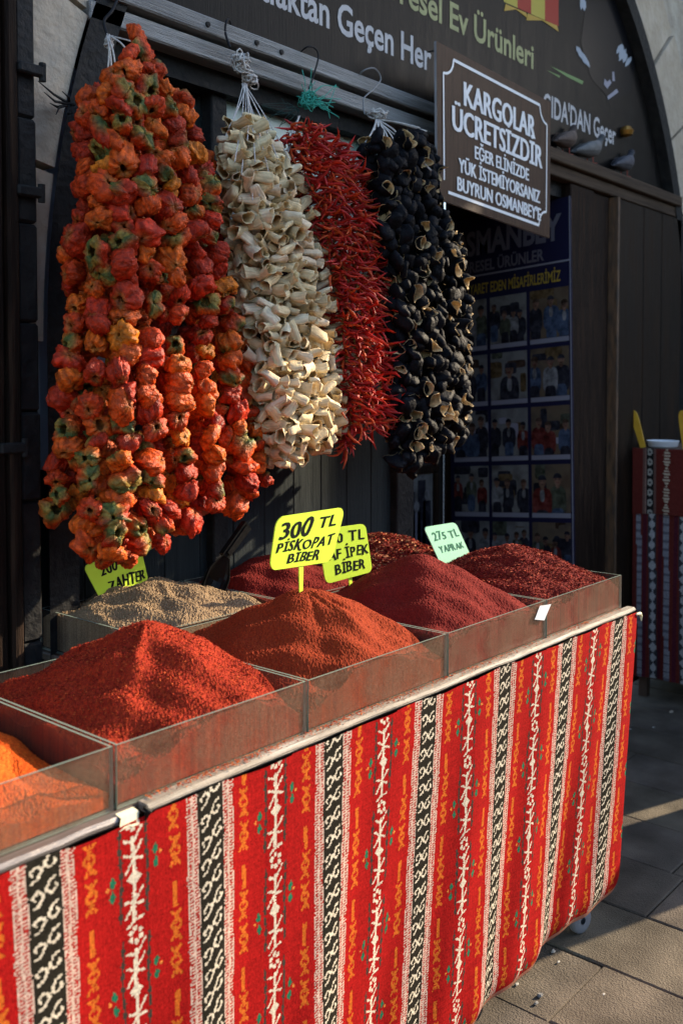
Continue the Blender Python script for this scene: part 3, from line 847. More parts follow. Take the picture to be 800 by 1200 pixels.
kc *= .84 * (1 + rng.normal(0, .13, (nz, nx, 1))) * (1 + rng.normal(0, .05, (nz, 1, 1))) * (1 + .06 * np.sin(cx * 400)[..., None] * 0) * (1 + rng.normal(0, .03, (1, nx, 1)))
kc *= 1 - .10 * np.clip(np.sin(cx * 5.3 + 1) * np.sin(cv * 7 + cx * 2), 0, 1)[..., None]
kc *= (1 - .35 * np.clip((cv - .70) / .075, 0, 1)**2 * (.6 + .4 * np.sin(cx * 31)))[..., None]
kc[-5:] = (.40, .17, .11)                                                   # frayed binding
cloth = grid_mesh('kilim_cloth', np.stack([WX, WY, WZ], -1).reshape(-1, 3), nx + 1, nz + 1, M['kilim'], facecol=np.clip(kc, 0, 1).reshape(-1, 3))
tag(cloth, 'bright red kilim cloth with black and white bands hung over the spice stall front', 'cloth')
fl = MB(); fl.tube([(2.59, 1.136, .862), (2.612, 1.135, .860), (2.625, 1.138, .850), (2.627, 1.138, .836)], [.003, .005, .004, .0015], 8)
fl.build('hem_tail', M['tape'], cloth)

# ------------------------------------------------------------------ trays
TY0, TY1, TY2, TY3 = 1.172, 1.640, 1.658, 2.050
TX = [.430, .846, 1.264, 1.708, 2.139, 2.572]
def tray(x0, x1, y0, y1, label, sticker=False):
    t_ = thing('acrylic_tray', label, 'tray', ((x0+x1)/2, (y0+y1)/2, .874), 'clear spice trays on the stall')
    z0, z1, th = .8752, .972, .004
    x0 += .003; x1 -= .003
    def panel(name, a, b, m):
        P_ = MB(); P_.box(a, b); 
        dims = [b[i] - a[i] for i in range(3)]; thin = dims.index(min(dims))
        big = {0: (3, 5), 1: (2, 4), 2: (0, 1)}[thin]
        P_.m = [0 if i in big else 1 for i in range(6)]
        return P_.build(name, [m, M['acrylic_edge']], t_)
    fr = panel('front_panel', (x0, y0, z0), (x1, y0 + th, z1), M['acrylic'] if y0 < 1.3 else M['acrylic_clear'])
    panel('back_panel', (x0, y1 - th, z0), (x1, y1, z1), M['acrylic_clear'])
    panel('side_panel', (x0, y0 + th + .0003, z0), (x0 + th, y1 - th - .0003, z1), M['acrylic_clear'])
    panel('side_panel', (x1 - th, y0 + th + .0003, z0), (x1, y1 - th - .0003, z1), M['acrylic_clear'])
    panel('base', (x0 + th + .0003, y0 + th + .0003, z0), (x1 - th - .0003, y1 - th - .0003, z0 + .004), M['acrylic_clear'])
    if sticker:
        a, b, c, d = [on_y(*p_, y0 - .0015) for p_ in ((626, 726), (637, 727), (645, 708), (632, 710))]
        s = MB(); s.prism([a, b, c, d], (0, -.0006, 0)); s.build('sticker', flat('white_tape', (.74, .76, .78), .3), t_)
    return t_
names = ['orange spice at the left end', 'bright red flakes under the peppers', 'the red powder with the 300 price tag', 'the dark red powder', 'coarse maroon flakes at the right end']
for i in range(5): tray(TX[i], TX[i+1], TY0, TY1, 'clear acrylic front tray holding ' + names[i], i == 3)
bn = ['pale brown thyme powder', 'deep red powder behind the lime tags', 'coarse chili flakes below the mint tag']
for i in range(3): tray(TX[i+2], TX[i+3], TY2, TY3, 'clear acrylic back tray holding ' + bn[i])

# ------------------------------------------------------------------ heaps
def heap(x0, x1, y0, y1, apex, slope, cols, label, grain=.0006, flakes=0, fsize=(.003, .006), fcols=None, ridge=(), seed=0, n=150, broad=.02, lump=.006):
    g_ = np.random.default_rng(seed + 11)
    x0 += .0085; x1 -= .0085; y0 += .0052; y1 -= .0052
    U, W = np.meshgrid(np.linspace(x0, x1, n), np.linspace(y0, y1, n))
    ax_, ay_, az_ = apex
    dx, dy = U - ax_, W - ay_
    ang = np.arctan2(dy, dx)
    r_ = np.hypot(dx, dy)
    r2 = np.sqrt(r_**2 + broad**2) - broad
    k = slope * (1 + .06 * np.cos(3 * ang + seed) + .05 * np.cos(5 * ang + 2 * seed))
    H = az_ - k * r2
    for (ra, rw, rh) in ridge:                      # ridges left by the scoop, running down from the tip
        d = np.angle(np.exp(1j * (ang - ra)))
        H += rh * np.exp(-(d / rw)**2) * np.clip(r_ / .06, 0, 1) * np.clip(1 - r_ / .30, 0, 1)
    f1, f2 = g_.uniform(0, 6, 2)
    H += lump * (np.sin(U * 37 + f1) * np.sin(W * 41 + f2) + .5 * np.sin(U * 83 + W * 29 + f2))* np.clip(r_ / .08, .2, 1)
    flo = .902 + .004 * np.sin(U * 60) * np.sin(W * 50)
    H = np.logaddexp(H / .008, flo / .008) * .008
    H = np.minimum(H, .966 + 1.2 * np.minimum(np.minimum(U - x0, x1 - U), np.minimum(W - y0, y1 - W)))
    P_ = np.stack([U, W, H], -1) + np.where(np.arange(n)[None, :, None] % 1 == 0, g_.normal(0, grain, (n, n, 3)), 0) * np.array([.5, .5, 1])
    P_[0, :, 1] = y0; P_[-1, :, 1] = y1; P_[:, 0, 0] = x0; P_[:, -1, 0] = x1
    c = np.array(cols); pick = g_.integers(0, len(c), (n, n)); VC = c[pick] * (1 + g_.normal(0, .07, (n, n, 1)))
    # skirt so the heap has body down to the tray floor
    def skirt(row): q = row.copy(); q[:, 2] = .881; return q
    G = np.concatenate([skirt(P_[0])[None], P_, skirt(P_[-1])[None]], 0)
    VCg = np.concatenate([VC[:1], VC, VC[-1:]], 0)
    left = G[:, :1].copy(); left[:, :, 2] = .881; right = G[:, -1:].copy(); right[:, :, 2] = .881
    G = np.concatenate([left, G, right], 1); VCg = np.concatenate([VCg[:, :1], VCg, VCg[:, -1:]], 1)
    nn, mm = G.shape[:2]
    extra = None; ec = None
    VCf = VCg.reshape(-1, 3)
    if flakes:
        ii = g_.integers(2, n - 2, flakes); jj = g_.integers(2, n - 2, flakes)
        c0 = P_[ii, jj] + np.array([0, 0, .0012])
        a = g_.normal(0, 1, (flakes, 3)); a /= np.linalg.norm(a, axis=1)[:, None]; a[:, 2] *= .5
        b = np.cross(a, g_.normal(0, 1, (flakes, 3))); b /= np.linalg.norm(b, axis=1)[:, None] + 1e-9; b[:, 2] *= .6
        sa = g_.uniform(*fsize, (flakes, 1)) * .5; sb = sa * g_.uniform(.4, .9, (flakes, 1))
        extra = np.stack([c0 - a*sa - b*sb, c0 + a*sa - b*sb*.6, c0 + a*sa*.8 + b*sb, c0 - a*sa + b*sb*.8], 1)
        fc = np.array(fcols)[g_.integers(0, len(fcols), flakes)] * (1 + g_.normal(0, .15, (flakes, 1)))
        VCf = np.concatenate([VCf, np.repeat(fc, 4, 0)])
    o = grid_mesh('spice_heap', G.reshape(-1, 3), mm, nn, M['spice'], vertcol=np.clip(VCf, 0.002, 1), smooth=False, extra=extra)
    return tag(o, label, 'spice heap', 'heaps of ground spice in the trays')
RED = [(.27, .022, .008), (.22, .016, .007), (.33, .034, .010)]
DRED = [(.150, .011, .008), (.13, .009, .007), (.17, .013, .009)]
RUST = [(.235, .030, .008), (.21, .025, .008), (.265, .036, .009)]
ORA = [(.58, .085, .009), (.53, .07, .008), (.63, .11, .012)]
ZAH = [(.250, .170, .098), (.225, .150, .085), (.275, .19, .112)]
MAR = [(.15, .012, .009), (.10, .008, .007), (.20, .02, .012)]
FL = [(.34, .032, .011), (.25, .017, .009), (.42, .075, .02), (.15, .010, .008)]
heap(TX[0], TX[1], TY0, TY1, (.625, 1.42, 1.020), .52, ORA, 'bright orange powder heap at the left end of the stall', seed=1, n=140)
heap(TX[1], TX[2], TY0, TY1, (1.086, 1.405, 1.078), .56, RED, 'bright red flaky pepper heap directly under the orange red peppers', flakes=9000, fcols=FL, fsize=(.0022, .0048), ridge=((R(222), .14, .012), (R(205), .2, -.008), (R(300), .2, .004)), seed=2, broad=.012, lump=.008)
heap(TX[2], TX[3], TY0, TY1, (1.518, 1.41, 1.066), .53, RUST, 'rust red fine powder heap with the 300 price tag stuck in its tip', ridge=((R(268), .12, .012), (R(300), .10, -.008), (R(235), .12, -.006), (R(330), .15, .006)), seed=3, broad=.03)
heap(TX[3], TX[4], TY0, TY1, (1.942, 1.412, 1.086), .56, DRED, 'dark crimson powder heap behind the rust red one in the front row', seed=4, broad=.025)
heap(TX[4], TX[5], TY0, TY1, (2.375, 1.41, 1.055), .46, MAR, 'glossy maroon flaky heap at the right end of the stall', flakes=8000, fcols=[(.20, .015, .01), (.12, .01, .008), (.33, .04, .02), (.45, .10, .05)], fsize=(.004, .008), seed=5, broad=.05)
heap(TX[2], TX[3], TY2, TY3, (1.475, 1.86, 1.028), .34, ZAH, 'pale brown thyme powder heap with the black scoop in it', seed=6, broad=.05, lump=.008, grain=.0012, ridge=((R(250), .15, .010),))
heap(TX[3], TX[4], TY2, TY3, (1.885, 1.87, 1.040), .42, DRED, 'deep red powder heap in the back row behind the 300 price tag', seed=7, broad=.03)
heap(TX[4], TX[5], TY2, TY3, (2.345, 1.86, 1.045), .40, MAR, 'coarse dark chili flake heap in the back row beside the mint green tag', flakes=6000, fcols=[(.24, .02, .012), (.12, .01, .008), (.40, .07, .03), (.50, .22, .10)], fsize=(.006, .014), seed=8, broad=.06, n=110)

# grains of spice spilled along the ledge
gs = np.random.default_rng(5); n = 2600
gxs = np.where(gs.random(n) < .5, gs.uniform(.90, 2.55, n), gs.choice([1.0, 1.12, 1.36, 1.55, 1.86, 2.3], n) + gs.normal(0, .06, n)); gxs = np.clip(gxs, .90, 2.55)
gy = 1.1705 - np.abs(gs.normal(0, .010, n)); gy = np.clip(gy, 1.146, 1.1708); sz = gs.uniform(.0007, .0016, n)
c0 = np.stack([gxs, gy, np.full(n, .8812)], 1); ez = np.array([0, 0, 1.0]); th = gs.uniform(0, 6.28, n)
ea = np.stack([np.cos(th), np.sin(th), gs.normal(0, .3, n)], 1) * sz[:, None]; eb = np.stack([-np.sin(th), np.cos(th), gs.normal(0, .3, n)], 1) * sz[:, None] * .7
gq = np.stack([c0 - ea - eb, c0 + ea - eb, c0 + ea + eb, c0 - ea + eb], 1).reshape(-1, 3)
gcol = np.array([(.40, .05, .012), (.30, .03, .01), (.50, .12, .02)])[gs.integers(0, 3, n)]
q = MB(); q.add(gq, [tuple(range(4*i, 4*i+4)) for i in range(n)]); q.c = np.repeat(gcol, 4, 0).tolist()
tag(q.build('spilled_spice', M['spice'], None, False, True), 'red and orange spice grains spilled along the ledge of the stall', 'spilled spice', kind='stuff')

# ------------------------------------------------------------------ price tags
def price_tag(label, corners, y, lines, mat, ink, stem, twist=0.0, shear=.12):
    """corners TL TR BR BL as photo pixels on the plane the tag stands in"""
    c = [np.array(on_y(*p_, y)) for p_ in corners]
    cen = sum(c) / 4
    if twist:
        ca, sa = math.cos(twist), math.sin(twist)
        c = [np.array([cen[0] + (q[0]-cen[0]) * 1.0, y + (q[0]-cen[0]) * math.tan(twist), q[2]]) for q in c]
    s0 = np.array(on_y(*stem[0], y)); s1 = np.array(on_y(*stem[1], y)); s1[2] -= .03
    t_ = thing('price_tag', label, 'price tag', tuple(s1))
    def B(u, v, d=0.0):
        q = (1-u)*(1-v)*c[0] + u*(1-v)*c[1] + u*v*c[2] + (1-u)*v*c[3]; return q + np.array([0, -d, 0])
    rad = .10; o = []
    asp = np.linalg.norm(c[1]-c[0]) / np.linalg.norm(c[3]-c[0])
    for cx_, cy_, a0 in ((rad, rad*asp, 180), (1 - rad, rad*asp, 270), (1 - rad, 1 - rad*asp, 0), (rad, 1 - rad*asp, 90)):
        for k in range(6):
            a = R(a0 + k * 18); o.append((cx_ + rad * math.cos(a), cy_ + rad * asp * math.sin(a)))
    m_ = MB(); m_.prism([B(u, v, .0015) for u, v in o], (0, .003, 0)); m_.build('plate', M[mat], t_)
    m_ = MB(); wd = .007
    e = np.array([wd, 0, 0]); m_.prism([s0 - e, s0 + e, s1 + e * .6, s1 - e * .6], (0, .003, 0)); m_.build('stem', M[mat], t_)
    m_ = MB()
    hg = random.Random(sum(map(ord, label)))
    for body, u0, u1, vb, cap in lines:                                    # marker writing: every character placed by hand
        gl = []; adv = 0.0
        for ch in body:
            if ch == ' ': adv += .32; continue
            V, Fc = text_raw(ch, .010); w_ = np.ptp(V[:, 0]); V = V.copy(); V[:, 0] -= V[:, 0].min(); gl.append((adv, w_, V, Fc)); adv += w_ + .10
        tot = adv - .10
        for a0, w_, V, Fc in gl:
            an = hg.uniform(-.10, .10); sc1 = hg.uniform(.90, 1.10); dv = hg.uniform(-.05, .05) * cap; ca, sa = math.cos(an), math.sin(an)
            x_ = (V[:, 0] - w_ / 2); y_ = V[:, 1] / cap_h(.010)
            x2 = x_ * ca - y_ * .7 * sa; y2 = y_ * ca + x_ * sa * 1.4
            x2 = x2 + .03 * np.sin(y_ * 5 + a0 * 3); y2 = y2 * sc1 + .03 * np.sin(V[:, 0] * 6 + a0)
            for k_, off in enumerate((-.008, .008)):
                m_.add([B(u0 + (u1 - u0) * (a0 + w_ / 2 + a) / tot + shear * cap * b + off * cap * 3, vb + dv - cap * b, .0020 + .0003 * k_) for a, b in zip(x2, y2)], Fc)
    m_.build('lettering', M[ink], t_)
    return t_
price_tag('lime green tag reading 300 TL, the largest and nearest of the lime tags', ((324, 606), (404, 594), (388, 658), (315, 669)), 1.41,
          [('300', .07, .52, .44, .33), ('TL', .63, .90, .33, .20), ('PİSKOPAT', .06, .92, .68, .19), ('BİBER', .25, .75, .91, .18)], 'lime', 'ink', ((353, 660), (353, 690)))
price_tag('lime green tag half hidden behind the 300 tag on the dark red heap', ((376, 622), (424, 613), (431, 669), (385, 685)), 1.60,
          [('250 TL', .05, .92, .30, .20), ('SAF İPEK', .0, .98, .60, .20), ('BİBER', .22, .85, .88, .20)], 'lime', 'ink', ((410, 672), (413, 692)), -.15)
price_tag('mint green tag with faded writing beside the maroon flakes', ((496, 618), (533, 612), (552, 654), (517, 664)), 1.66,
          [('275 TL', .12, .92, .36, .20), ('YAPRAK', .14, .92, .68, .18)], 'mint', 'ink_faint', ((536, 655), (540, 672)))
price_tag('lime green tag in the thyme powder, partly hidden by the hanging peppers', ((97, 663), (165, 642), (174, 682), (119, 705)), 1.99,
          [('200 TL', .2, .8, .38, .26), ('ZAHTER', .22, .95, .86, .30)], 'lime', 'ink', ((142, 690), (146, 712)))

# black scoop
sc0 = thing('scoop', 'black plastic scoop stuck handle up in the pale brown powder', 'scoop', tuple(on_y(250, 690, 1.84)))
h0, h1 = [np.array(on_y(*a, 1.84)) for a in ((289, 615), (262, 652))]
ax_ = (h0 - h1) / np.linalg.norm(h0 - h1); nrm = np.array([0, -1, 0]); sd = np.cross(ax_, nrm)
m_ = MB(); pts = []
def bx_along(mb, p0, p1, w0, w1, th):
    V = []
    for p_, w_ in ((p0, w0), (p1, w1)):
        for a, b in ((-1, -1), (1, -1), (1, 1), (-1, 1)): V.append(p_ + sd * w_ * a + nrm * th * b)
    mb.add(V, [(0, 1, 2, 3), (7, 6, 5, 4), (0, 4, 5, 1), (1, 5, 6, 2), (2, 6, 7, 3), (3, 7, 4, 0)])
bx_along(m_, h0, h1, .015, .012, .008); bx_along(m_, h0 + nrm * .010 - ax_ * .006, h1 + nrm * .010 + ax_ * .01, .008, .006, .002)
m_.build('handle', M['black_plastic'], sc0)
m_ = MB(); V = []; Fc = []; b0, b1 = h1, np.array(on_y(246, 694, 1.83)); n1, n2 = 9, 11
axb = (b1 - b0) / np.linalg.norm(b1 - b0); sdb = np.cross(axb, nrm)
for lay in (0, 1):
    for i in range(n1):
        s = i / (n1 - 1); wd = (.014 + .026 * min(1, s * 2.2)) - lay * .002; dp = (.006 + .026 * min(1, s * 1.6)) - lay * .002
        for k in range(n2):
            a = math.pi * k / (n2 - 1)
            V.append(b0 + (b1 - b0) * s + sdb * wd * math.cos(a) - nrm * dp * math.sin(a) + nrm * .012)
o_ = n1 * n2
for i in range(n1 - 1):
    for k in range(n2 - 1):
        a = i*n2 + k; Fc += [(a, a+1, a+n2+1, a+n2), (o_+a, o_+a+n2, o_+a+n2+1, o_+a+1)]
for i in range(n1 - 1):
    for k in (0, n2 - 1):
        a = i*n2 + k; Fc.append((a, a+n2, o_+a+n2, o_+a))
for k in range(n2 - 1): 
    Fc.append((k, k+1, o_+k+1, o_+k)); a = (n1-1)*n2 + k; Fc.append((a, a+1, o_+a+1, o_+a))
Fc.append(tuple(range(n2)))
m_.add(V, Fc); m_.build('bowl', M['black_plastic'], sc0, False)

# ================================================================== HANGING BUNCHES
def lathe_t(prof, n, fn, colfn):
    """all-quad template from rings; fn(row, theta) -> point, colfn(row, theta) -> colour"""
    V = []; C = []
    for i in range(len(prof)):
        for k in range(n):
            th = 2 * math.pi * k / n
            V.append(fn(i, prof[i], th)); C.append(colfn(i, th))
    Q = [(i*n+k, i*n+(k+1) % n, (i+1)*n+(k+1) % n, (i+1)*n+k) for i in range(len(prof)-1) for k in range(n)]
    return np.array(V, float), np.array(Q), np.array(C, float)
def nz_(p, s, seed): return noise.noise(Vector((p[0]*s + seed*7.3, p[1]*s - seed*3.1, p[2]*s + seed)))

def pepper_t(seed):
    g_ = random.Random(seed); L = g_.choice((3, 4, 4, 5)); p1, p2, p3 = g_.uniform(0, 6), g_.uniform(0, 6), g_.uniform(0, 6); nr = g_.choice((8, 9, 11, 12, 13))
    base = g_.choice([(.53, .062, .006), (.46, .040, .006), (.58, .10, .007), (.32, .018, .005), (.55, .078, .007), (.47, .028, .007), (.60, .16, .010), (.38, .026, .006), (.52, .052, .006)])
    green = g_.random() < .34; tall = g_.uniform(.72, 1.1); opn = g_.choice((g_.uniform(.10, .25), g_.uniform(.28, .52))); rib = g_.uniform(.06, .12); sk = g_.uniform(-.35, .35); pz = g_.uniform(.10, .30)
    prof = [(0, -.66), (.16, -.74), (.40, -.82), (.66, -.74), (.86, -.52), (.97, -.22), (1.0, .08), (.96, .36), (.84, .60), (.66, .76), (opn + .08, .80), (opn, .76), (opn - .06, .62), (opn, .35), (opn * .9, 0), (.18, -.25), (0, -.25)]
    def fn(i, pr, th):
        r_, z_ = pr
        w_ = abs(math.sin(nr * th / 2 + p3 + .5 * math.sin(2 * th + z_)))
        k = 1 + rib * 1.6 * (w_ - .65) + .09 * math.cos(L*th + p1) + .06 * math.cos(2*th + p2)
        if i in (0, len(prof)-1): k = 1
        p_ = np.array([r_*k*math.cos(th), r_*k*math.sin(th), z_*tall])
        d = np.array([nz_(p_, 1.15, seed), nz_(p_, 1.15, seed+40), nz_(p_, 1.15, seed+80)]) * .24
        d2 = -abs(nz_(p_, 2.6, seed+9)) * .42 + .08 + nz_(p_, 8.0, seed+19) * .08
        q_ = p_ * (1 + d2) + d
        q_[0] += sk * q_[2]; q_[1] *= 1 - pz * (.5 + .5 * math.sin(2.2 * q_[2] + p1))     # crushed to one side
        return q_
    def colf(i, th):
        w_ = abs(math.sin(nr * th / 2 + p3))
        k = .60 + .52 * w_ + .16 * math.sin(L*th + p2 + i); c = np.array(base) * k
        gm = 0
        if green: gm = max(0, min(1, (i - 5.5) / 3.5 + .6 * math.sin(th * 2 + p1)))
        elif i >= 10: gm = .45
        c = c * (1 - gm) + np.array((.22, .15, .03) if math.sin(th*3 + p2) > -.3 else (.07, .09, .022)) * gm
        if i > 12: c = c * .5 + np.array((.10, .05, .015)) * .4
        return np.clip(c, .004, 1)
    return lathe_t(prof, 36, fn, colf)
def squash_t(seed):
    g_ = random.Random(seed); p1, p2 = g_.uniform(0, 6), g_.uniform(0, 6)
    b = g_.choice([(.70, .58, .36), (.66, .52, .31), (.73, .62, .43), (.69, .54, .37), (.62, .48, .28)])
    flr = g_.uniform(.84, 1.02); ln = g_.uniform(.9, 1.45); fy = g_.uniform(.52, .92)
    prof = [(0, 0), (.55, .02), (.74, .22), (.80, .95), (.84, 1.7), (flr * .97, 2.32), (flr, 2.42), (flr * .93, 2.38), (.72, 1.7), (.60, .95), (.46, .4), (0, .34)]
    def fn(i, pr, th):
        r_, z_ = pr
        k = 1 + .12 * math.cos(2*th + p1) + .06 * math.cos(3*th + p2) + .05 * math.cos(8*th + p1)
        zz = z_ * ln + (.13 * math.cos(2*th + p2) + .07 * math.cos(3*th + p1)) * max(0, (z_ - 1.2) / 1.2)
        k *= 1 - .10 * abs(math.sin(3*th + p1 + .4*z_))
        p_ = np.array([r_*k*math.cos(th), r_*k*math.sin(th)*fy, zz - 1.2*ln])
        d = np.array([nz_(p_, 1.0, seed), nz_(p_, 1.0, seed+40), 0]) * .30
        return p_ + d
    def colf(i, th):
        k = 1 + .12 * math.cos(9*th + p1); c = np.array(b) * k
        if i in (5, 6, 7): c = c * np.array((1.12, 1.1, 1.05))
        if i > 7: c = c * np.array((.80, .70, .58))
        return np.clip(c, 0, .86)
    return lathe_t(prof, 20, fn, colf)
def eggplant_t(seed):
    g_ = random.Random(seed); p1, p2 = g_.uniform(0, 6), g_.uniform(0, 6); fy = g_.uniform(.55, .9)
    k0 = g_.uniform(.7, 1.5)
    prof = [(0, 0), (.45, .02), (.80, .28), (.98, .8), (1.0, 1.35), (.93, 1.75), (.90, 1.80), (.85, 1.74), (.88, 1.3), (.84, .8), (.62, .40), (0, .26)]
    def fn(i, pr, th):
        r_, z_ = pr
        k = 1 + .10 * math.cos(2*th + p1) + .07 * math.cos(5*th + p2)
        zz = z_ + (.26 * math.cos(2*th + p2) + .1 * math.cos(3*th + p1)) * max(0, (z_ - .7) / 1.1)
        p_ = np.array([r_*k*math.cos(th), r_*k*math.sin(th)*fy, zz - .9])
        return p_ + np.array([nz_(p_, 1.2, seed), nz_(p_, 1.2, seed+40), nz_(p_, 1.2, seed+80)]) * .25
    def colf(i, th):
        if i >= 6: return np.array((.50, .36, .19)) * (1 + .2 * math.cos(5*th + p1)) * (1.15 if i < 8 else .85)
        return np.array((.0042, .0044, .0062)) * k0 * (1 + .3 * math.cos(4*th + p2))
    return lathe_t(prof, 16, fn, colf)
def chili_t(seed):
    g_ = random.Random(seed); n, rws = 6, 8; cv = g_.uniform(.05, .62); cv2 = g_.uniform(-.35, .35)
    c0 = g_.choice([(.42, .016, .010), (.34, .012, .009), (.50, .030, .010), (.26, .010, .009), (.55, .075, .016), (.38, .02, .02)])
    V = []; C = []
    rad = [.035, .05, .105, .115, .10, .075, .04, .004]
    zz = [-.10, .02, .10, .3, .52, .72, .9, 1.0]
    for i in range(rws):
        off = cv * zz[i]**2; off2 = cv2 * math.sin(zz[i]*3)
        for k in range(n):
            th = 2*math.pi*k/n; w_ = 1 + .25 * math.cos(2*th + i)
            V.append((rad[i]*.62*w_*math.cos(th) + off, rad[i]*.62*math.sin(th) + off2, zz[i]))
            C.append((.30, .20, .06) if i < 2 else c0)
    Q = [(i*n+k, i*n+(k+1) % n, (i+1)*n+(k+1) % n, (i+1)*n+k) for i in range(rws-1) for k in range(n)]
    return np.array(V), np.array(Q), np.array(C)

def quat_to(d, roll):
    q = Vector((0, 0, 1)).rotation_difference(Vector(d).normalized())
    return q @ Euler((0, 0, roll)).to_quaternion()

ITEMS = []                 # every hanging piece of every bunch, to rank what the photo shows largest
class Bunch:
    def __init__(s, root, part, rest, mat, temps, lt, rt, Y, D):
        s.root, s.part, s.rest, s.mat, s.T, s.Y, s.D = root, part, rest, mat, temps, Y, D
        s.lt, s.rt = lt, rt; s.items = []
        s.unit = {'dried_pepper': .027, 'dried_squash_shell': .019, 'dried_eggplant_skin': .023, 'dried_chili': .06}[part]
        s.T = [(V * s.unit, Q, C) for V, Q, C in temps]
    def lr(s, y):
        return np.interp(y, [a for a, b in s.lt], [b for a, b in s.lt]), np.interp(y, [a for a, b in s.rt], [b for a, b in s.rt])
    def point(s, u, py, back=0.0, front=1.0):
        l, r = s.lr(py); px = (l + r) / 2 + u * (r - l) / 2
        bul = math.sqrt(max(0, 1 - u*u))
        wn = min(1.0, .35 + (r - l) / 140.0)
        y = s.Y - s.D * bul * front * wn + back
        p_ = on_y(px, py, y)
        nrm_ = Vector((u * .8, -bul * (1 if front > 0 else -1) - .05, random.uniform(-.25, .25))).normalized()
        return Vector(p_), nrm_
    def add(s, pos, quat, scale, ti, rad):
        s.items.append((Vector(pos), quat, tuple(k / s.unit for k in scale), ti, rad)); ITEMS.append((s, len(s.items) - 1))
ZB = np.full((600, 400), 1e9); IDB = np.full((600, 400), -1, int)
def rank():
    for k, (b, i) in enumerate(ITEMS):
        pos, q, sc, ti, rad = b.items[i]
        px, py, z = project(pos); r_ = rad * F / z / 2; px /= 2; py /= 2
        x0, x1, y0, y1 = int(max(0, px - r_)), int(min(399, px + r_ + 1)), int(max(0, py - r_)), int(min(599, py + r_ + 1))
        if x1 <= x0 or y1 <= y0: continue
        yy, xx = np.mgrid[y0:y1, x0:x1]
        m = ((xx - px)**2 + (yy - py)**2 < r_*r_ + .3) & (ZB[y0:y1, x0:x1] > z - rad)
        ZB[y0:y1, x0:x1][m] = z - rad; IDB[y0:y1, x0:x1][m] = k
    cnt = np.bincount(IDB[IDB >= 0], minlength=len(ITEMS))
    return cnt
def finish(bunches):
    cnt = rank()
    for b in bunches:
        ks = [k for k, (bb, i) in enumerate(ITEMS) if bb is b]
        ks.sort(key=lambda k: -cnt[k])
        top = set(ITEMS[k][1] for k in ks[:100])
        meshes = {}
        o0 = ORIG[b.root]
        BV, BQ, BC = [], [], []; nb_ = 0
        for i, (pos, q, sc, ti, rad) in enumerate(b.items):
            V, Q, C = b.T[ti]
            if i in top:
                if ti not in meshes:
                    me = bpy.data.meshes.new(b.part); me.from_pydata(V.tolist(), [], Q.tolist())
                    at = me.color_attributes.new('Col', 'FLOAT_COLOR', 'POINT'); CC = np.ones((len(V), 4), np.float32); CC[:, :3] = C
                    at.data.foreach_set('color', CC.ravel()); me.materials.append(b.mat)
                    me.polygons.foreach_set('use_smooth', [True] * len(Q)); me.update(); meshes[ti] = me
                o = bpy.data.objects.new(b.part, meshes[ti]); link(o, b.root)
                o.rotation_mode = 'QUATERNION'; o.rotation_quaternion = q; o.scale = sc; o.location = pos - o0
            else:
                Rm = np.array(q.to_matrix()); W = (V * np.array(sc)) @ Rm.T + np.array(pos)
                BV.append(W); BQ.append(Q + nb_); BC.append(C * random.uniform(.8, 1.1)); nb_ += len(V)
        if BV:
            V = np.concatenate(BV) - np.array(o0); Q = np.concatenate(BQ); C = np.concatenate(BC)
            me = bpy.data.meshes.new(b.rest)
            me.vertices.add(len(V)); me.vertices.foreach_set('co', V.ravel())
            me.loops.add(len(Q)*4); me.loops.foreach_set('vertex_index', Q.ravel().astype(np.int32))
            me.polygons.add(len(Q)); me.polygons.foreach_set('loop_start', (np.arange(len(Q))*4).astype(np.int32))
            me.update(calc_edges=True); me.polygons.foreach_set('use_smooth', np.ones(len(Q), bool))
            at = me.color_attributes.new('Col', 'FLOAT_COLOR', 'POINT'); CC = np.ones((len(V), 4), np.float32); CC[:, :3] = np.clip(C, 0, 1)
            at.data.foreach_set('color', CC.ravel()); me.materials.append(b.mat); me.update()
            tag(link(bpy.data.objects.new(b.rest, me), b.root), kind='stuff')

def far_enough(b, p_, dmin):
    return all((p_ - it[0]).length > dmin for it in b.items)

# --- red orange peppers
pb_ = thing('pepper_bunch', 'big bunch of wrinkled orange red dried peppers with green stems, leftmost of the hanging bunches', 'dried peppers', (1.45, 1.80, 1.0), 'bunches of dried vegetables on the rail')
PEP = Bunch(pb_, 'dried_pepper', 'dried_peppers', M['pepper'], [pepper_t(s) for s in range(34)],
    [(40, 150), (70, 132), (100, 112), (130, 99), (200, 97), (300, 86), (400, 80), (430, 73), (500, 76), (580, 62), (630, 70), (660, 90), (700, 124)],
    [(40, 172), (54, 176), (95, 207), (165, 232), (214, 248), (305, 263), (360, 278), (460, 279), (520, 290), (560, 300), (590, 300), (605, 264), (640, 252), (700, 160)], 1.80, .17)
def pepper_strand(u, y0, y1, back, front, sz=1.0, dmin=.034):
    y = y0
    while y < y1:
        p_, n_ = PEP.point(u + random.gauss(0, .030), y, back + random.gauss(0, .008), front)
        s = random.uniform(.0245, .0335) * sz * (.9 if y < 110 else 1)
        y += random.uniform(17.5, 23) * sz
        if not far_enough(PEP, p_, dmin): continue
        d = Vector((n_.x * random.uniform(.2, 1.2) + random.gauss(0, .6), n_.y * random.uniform(.2, 1.2) + random.gauss(0, .5), random.gauss(-.1, .75)))
        PEP.add(p_, quat_to(d, random.uniform(0, 6.3)), (s * random.uniform(.78, 1.2), s * random.uniform(.78, 1.2), s * random.uniform(.75, 1.15)), random.randrange(34), s)
for u, y0, y1 in ((-.95, 118, 604), (-.65, 92, 652), (-.34, 66, 664), (-.02, 42, 654), (.30, 62, 648), (.62, 84, 628), (.90, 120, 584), (1.06, 400, 584)):
    pepper_strand(u, y0, y1, 0, 1)
